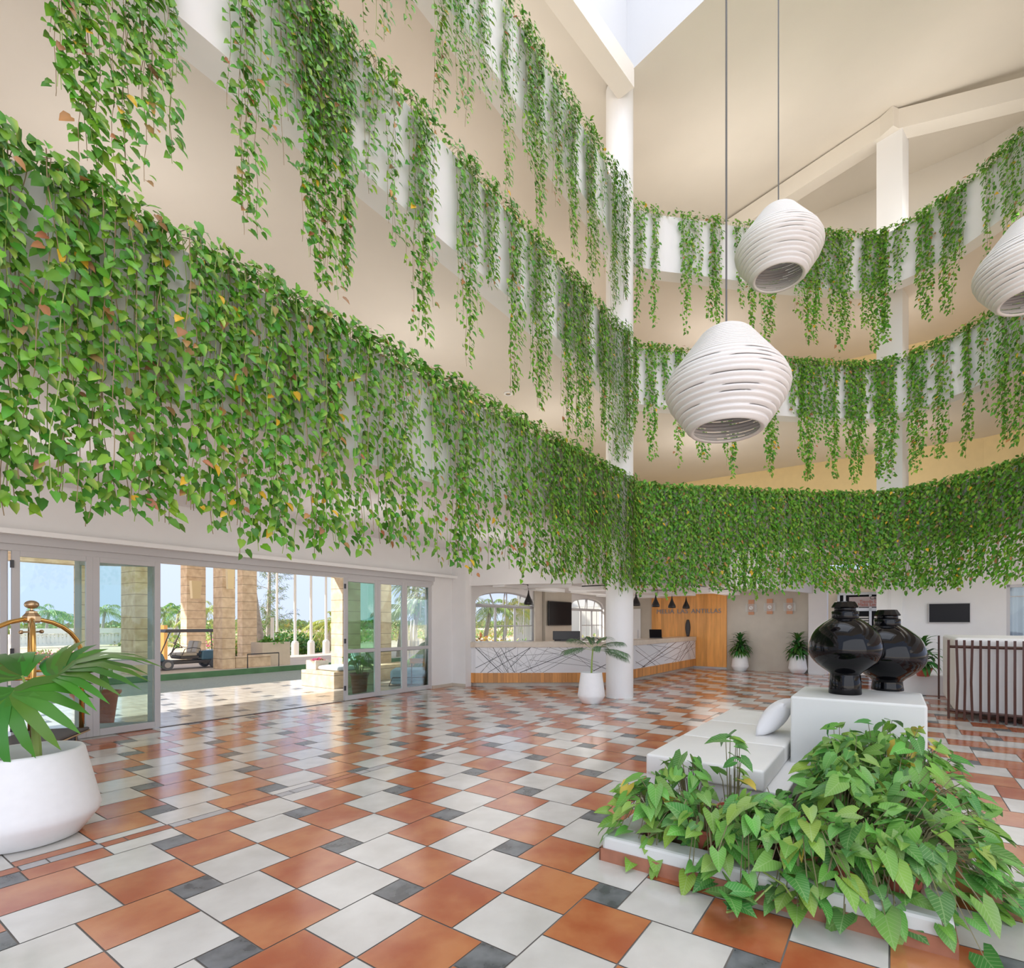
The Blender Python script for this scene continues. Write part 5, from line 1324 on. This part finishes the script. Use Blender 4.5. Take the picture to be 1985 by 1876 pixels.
for y in (-.46, .46): MB().tube([(1.25, y, .6), (1.2, y, 1.5)], .018, 6).build('canopy_post', 'cartgrey', t)
for x in (-.75, .95):
    for y in (-.45, .45):
        m_ = MB(); m_.tube([(0, -.09, 0), (0, .09, 0)], .21, 24); w_ = m_.build('wheel', 'rubber', t, bevel=.03); w_.location = (x, y, .21)
        m_ = MB(); m_.tube([(0, -.10, 0), (0, .10, 0)], .11, 16); h_ = m_.build('wheel_hub', 'alu', None); h_.parent = w_
m_ = MB(); m_.tube([(-.62, -.2, .55), (-.30, -.2, .92)], .018, 6); m_.build('steering_column', 'cartgrey', t)
m_ = MB(); ax = Vector((.5, 0, .62)).normalized(); e1 = Vector((0, 1, 0)); e2 = ax.cross(e1); c_ = Vector((-.28, -.2, .95)); m_.tube([c_+(e1*math.cos(a)+e2*math.sin(a))*.17 for a in [k*PI/8 for k in range(17)]], .014, 6); m_.build('steering_wheel', 'cartgrey', t)
for y in (-.47, .47):
    m_ = MB(); m_.tube([(-.25, y, .55), (-.15, y, .80), (.15, y, .85), (.40, y, .80), (.42, y, .58)], .016, 6); m_.build('arm_rail', 'cartgrey', t)

# ---- patio: stone bench, cushions, bromeliad box, pots, lounge chair
e0 = G(579.3, 1328.8); e1_ = G(652, 1335); bu, bv1 = toUV(e0.x, e0.y); bu2, bv0 = toUV(e1_.x, e1_.y); bu = (bu+bu2)/2
t = thing('stone_bench', 'L-shaped coral stone bench outside the open doorway', 'bench', UV(bu+.6, bv0+.5), ANG)
def bb(u0, u1, v0, v1, z0, z1): return MB().box(((u0+u1)/2-bu-.6, (v0+v1)/2-bv0-.5, (z0+z1)/2), (u1-u0, v1-v0, z1-z0))
bb(bu, bu+1.1, bv0, bv1, 0, .38).build('bench_block', 'stone', t, bevel=.01); bb(bu+1.1, bu+4.2, bv0+.55, bv0+1.1, 0, .40).build('bench_wing', 'stone', t, bevel=.01)
rl = MB(); rl.tube([(1.2, .62, .40), (1.2, .62, .72), (3.1, .62, .72), (3.1, .62, .40)], .02, 4); rl.build('back_rail', 'bracket', t)
o = cushion(UV(bu+.42, bv0+.42, .44), (.62, .78, .12), ANG, 'lfabric', .01, name='seat_pad'); tag(o, 'pale blue seat pad on the stone bench', 'cushion')
o = cushion((0, 0, 0), (.42, .42, .13), 0, 'lfabric', .02, name='back_cushion'); o.location = UV(bu+.80, bv0+.40, .66); o.rotation_euler = (0, math.radians(75), ANG); tag(o, 'pale blue back cushion standing on the stone bench', 'cushion')
bc = UV(bu+.28, bv1-.22, .38)
t = thing('bromeliad_box', 'small pale stone box of pink bromeliads on the stone bench', 'planter', bc, ANG); MB().box((0, 0, .11), (.34, .40, .22)).build('box', 'concrete', t, bevel=.008)
random.seed(2); L = Leaves(STRAP)
for k in range(7):
    c_ = Vector((R(-.15, .15), R(-.18, .18), .22)); w = c_.x*DU+c_.y*DV
    for j in range(16): a = j*2.4; L.add(bc+w+Vector((0, 0, .2)), (math.cos(a), math.sin(a), R(.1, .9)), UP, R(.10, .16), .028, random.choice([(.62, .06, .26), (.75, .2, .4), (.45, .12, .12), (.30, .28, .10)]))
o = L.build('bromeliad', None); o.parent = t; o.matrix_parent_inverse = (Matrix.Translation(t.location) @ Matrix.Rotation(ANG, 4, 'Z')).inverted()
def redpot(p, r, h, label, hgt, nl, seed, lsz):
    random.seed(seed); t = thing('potted_plant', label, 'potted plant', p); k = r/.19
    MB().lathe([(0, 0), (.13*k, 0), (.14*k, .02), (.175*k, h*.85), (.20*k, h*.93), (.205*k, h), (.185*k, h), (.17*k, h*.85), (0, h*.85)], n=36).build('pot', 'terra', t, smooth=True)
    L = Leaves(ARROW); st = MB()
    for i in range(nl):
        a = R(0, 6.28); rr = R(.03, .9)*hgt*.65; tip = Vector((math.cos(a)*rr, math.sin(a)*rr, h+hgt*R(.3, 1))); st.tube([(math.cos(a)*.04, math.sin(a)*.04, h*.85), tip*.55+Vector((0, 0, h*.5)), tip], .007, 5)
        L.add(Vector(p)+tip, (math.cos(a), math.sin(a), R(-.9, .2)), Vector((0, -.5, 1))+rv(.3), R(*lsz), R(*lsz)*.7, (R(.16, .28), R(.40, .52), R(.04, .07)))
    st.build('stem', 'gstem', t); L.build('leaves', t)
g = G(690, 1350); redpot((g.x, g.y+.2, 0), .185, .46, 'broad-leaved plant in a terracotta pot behind the third glass door', .48, 16, 61, (.16, .26))
g = G(128, 1420); redpot((g.x+.02, g.y+.45, 0), .27, .50, 'broad-leaved plant in a large terracotta pot behind the luggage cart', .42, 18, 62, (.16, .30))
g = G(782, 1331); gu, gv = toUV(g.x, g.y); ca = ANG+.55
t = thing('lounge_chair', 'blue upholstered lounge chair with a wooden back and black metal frame outside', 'lounge chair', (g.x-.02, g.y+.55, 0), ca-PI/2+.2); t.scale = (.85, .85, .9)
MB().box((0, 0, .28), (.95, .85, .30)).build('seat', 'fabric', t, bevel=.09, seg=4); MB().box((0, 0, .09), (.9, .8, .10)).build('base_cushion', 'fabric', t, bevel=.03)
m_ = MB(); m_.tube([(-.5, -.45, .01), (-.4, -.45, .22), (.5, -.45, .22)], .013, 5); m_.tube([(-.5, -.45, .01), (.5, -.45, .01)], .013, 5); m_.tube([(.12, -.47, 0), (.12, -.47, .72), (.6, -.47, .72)], .015, 5); m_.build('frame', 'bracket', t)
MB().box((.45, -.47, .66), (.75, .04, .13)).build('back_board', mat('teak', (.62, .33, .12), .5), t)
# folded parasols
for i, (px, Yd) in enumerate(((789, 15.6), (797, 15.9), (803, 16.2))):
    b_ = at(px, 1207, Yd); t = thing('folded_parasol', 'folded white parasol behind the lounge chair', 'parasol', (b_.x, b_.y, 0), 0, 'folded parasols behind the lounge chair')
    MB().tube([(0, 0, .25), (0, 0, 1.3), (0, 0, 1.6)], [.06, .045, .01], 8).build('canopy', 'white', t); MB().tube([(0, 0, 0), (0, 0, .3)], .02, 6).build('pole', 'bracket', t)
# garden behind the reception windows
cro = lambda: random.choice([(.35, .10, .05), (.45, .18, .08), (.20, .12, .05), (.5, .35, .12)]); yel = lambda: random.choice([(.55, .50, .10), (.65, .42, .15), (.35, .45, .10), (.7, .6, .2)])
gx = [(930, 19.5, .85, 'dark red croton bush outside the left arched window', cro, 900), (955, 21, .9, 'yellow leafed shrub outside the left arched window', yel, 900), (985, 22, .8, 'olive green shrub outside the middle of the left arched window', mixed, 900), (1015, 21, .7, 'deep green hedge bush outside the right of the left arched window', dk, 900), (1150, 24, .9, 'green shrub outside the right arched window', mixed, 600)]
for px, Yd, r_, lab, cf, n_ in gx:
    b_ = at(px, 1207, Yd); bush((b_.x, b_.y, -.15), r_, n_, 'window_shrub', lab, cfun=cf, lsz=(.10, .2), flat=.7)
palm(938, 24, 2.3, 'green palm outside the left pane of the left arched window', fl=1.3, seed=51, col=(.25, .38, .10))
palm(975, 27, 2.3, 'yellow palm outside the centre of the left arched window', fl=1.7, seed=52, col=(.55, .55, .12))
palm(1008, 30, 2.3, 'yellow-green palm outside the right pane of the left arched window', fl=1.7, seed=53, col=(.45, .50, .12))
b_ = at(1005, 1207, 34); o = MB().box((0, 0, 3.2), (12, 3, 1.4)).build('neighbour_building', 'white'); o.location = (b_.x+6.0, b_.y, 0); tag(o, 'white upper wall of the neighbouring building seen through the arched windows', 'building')
MB_ = MB().box((0, 0, 1.2), (9, .3, 2.4)); o = MB_.build('garden_wall', 'white'); b_ = at(1150, 1207, 30); o.location = (b_.x, b_.y, 0); tag(o, 'white garden wall outside the right arched window', 'garden wall')

# ================================================================== LIGHT
w = bpy.data.worlds.new('World'); SC.world = w; w.use_nodes = True; nt = w.node_tree
bg = nt.nodes['Background']; tc = nt.nodes.new('ShaderNodeTexCoord'); sp_ = nt.nodes.new('ShaderNodeSeparateXYZ'); nt.links.new(tc.outputs['Generated'], sp_.inputs[0])
cr = nt.nodes.new('ShaderNodeValToRGB'); nt.links.new(sp_.outputs[2], cr.inputs['Fac'])
e = cr.color_ramp.elements; e[0].position = 0; e[0].color = (.56, .64, .86, 1); e[1].position = 1; e[1].color = (.60, .72, .98, 1)
el = cr.color_ramp.elements.new(.25); el.color = (.62, .72, .95, 1)
nt.links.new(cr.outputs[0], bg.inputs[0]); bg.inputs[1].default_value = SKY
sun = bpy.data.lights.new('sun', 'SUN'); sun.energy = SUN; sun.angle = .02; sun.color = (1, .93, .82); so = bpy.data.objects.new('sun', sun); COL.objects.link(so)
ad = math.radians(40); el_ = math.radians(38)
dirv = (DU*math.cos(ad)-DV*math.sin(ad))*math.cos(el_)+Vector((0, 0, -math.sin(el_)))
so.rotation_euler = dirv.to_track_quat('-Z', 'Y').to_euler(); so.location = (-10, -5, 20)
def area(name, loc, rot, sx, sy, power, col=(1, .97, .93)):
    l = bpy.data.lights.new(name, 'AREA'); l.shape = 'RECTANGLE'; l.size = sx; l.size_y = sy; l.energy = power; l.color = col
    o = bpy.data.objects.new(name, l); COL.objects.link(o); o.location = loc; o.rotation_euler = rot; return o
area('skylight', ((A.x+C.x)/2, (A.y+C.y)/2, 15.2), (0, 0, math.atan2(d2.y, d2.x)), 7.4, 7.4, 330, (.95, .97, 1))
area('back_fill', (2.5, -6.5, 4.5), (math.radians(97), 0, 0), 16, 9, 640, (1, .98, .95))  # area lamp added behind the camera to brighten the lobby
for i, (u, v, z, e_) in enumerate([(2, 6.6, 5.9, 45), (6, 6.6, 5.9, 45), (10, 6.6, 5.9, 45), (13.5, 4, 5.9, 60), (2, 6.6, 8.75, 45), (6, 6.6, 8.75, 45), (10, 6.6, 8.75, 45), (13.8, 4, 8.75, 60), (15, 0, 5.9, 50), (15, 0, 8.75, 50),
                                   (1.5, 6.6, 2.9, 30), (5, 6.6, 2.9, 30), (8, 6.6, 2.9, 30), (11.5, 7, 2.2, 22), (14, 7.2, 2.2, 22), (15, 4, 2.2, 28), (13, 2, 2.9, 30), (12, -2, 2.9, 30), (3, 6.8, 11.2, 75), (8, 6.8, 11.2, 75), (13, 3, 11.2, 120), (14, -1, 11.2, 110)]):
    l = bpy.data.lights.new('fill_point', 'POINT'); l.energy = e_*LK; l.shadow_soft_size = .9; l.color = (1, .965, .92) if z > 3 else (1, .97, .93)  # added point lamps that brighten corridors, reception and the roof underside
    o = bpy.data.objects.new('fill_point', l); COL.objects.link(o); o.location = UV(u, v, z-.9 if z > 3 else z-.5)
SC.view_settings.exposure = .28
SC.cycles.max_bounces = 10; SC.cycles.diffuse_bounces = 5; SC.cycles.transparent_max_bounces = 16; SC.cycles.glossy_bounces = 4
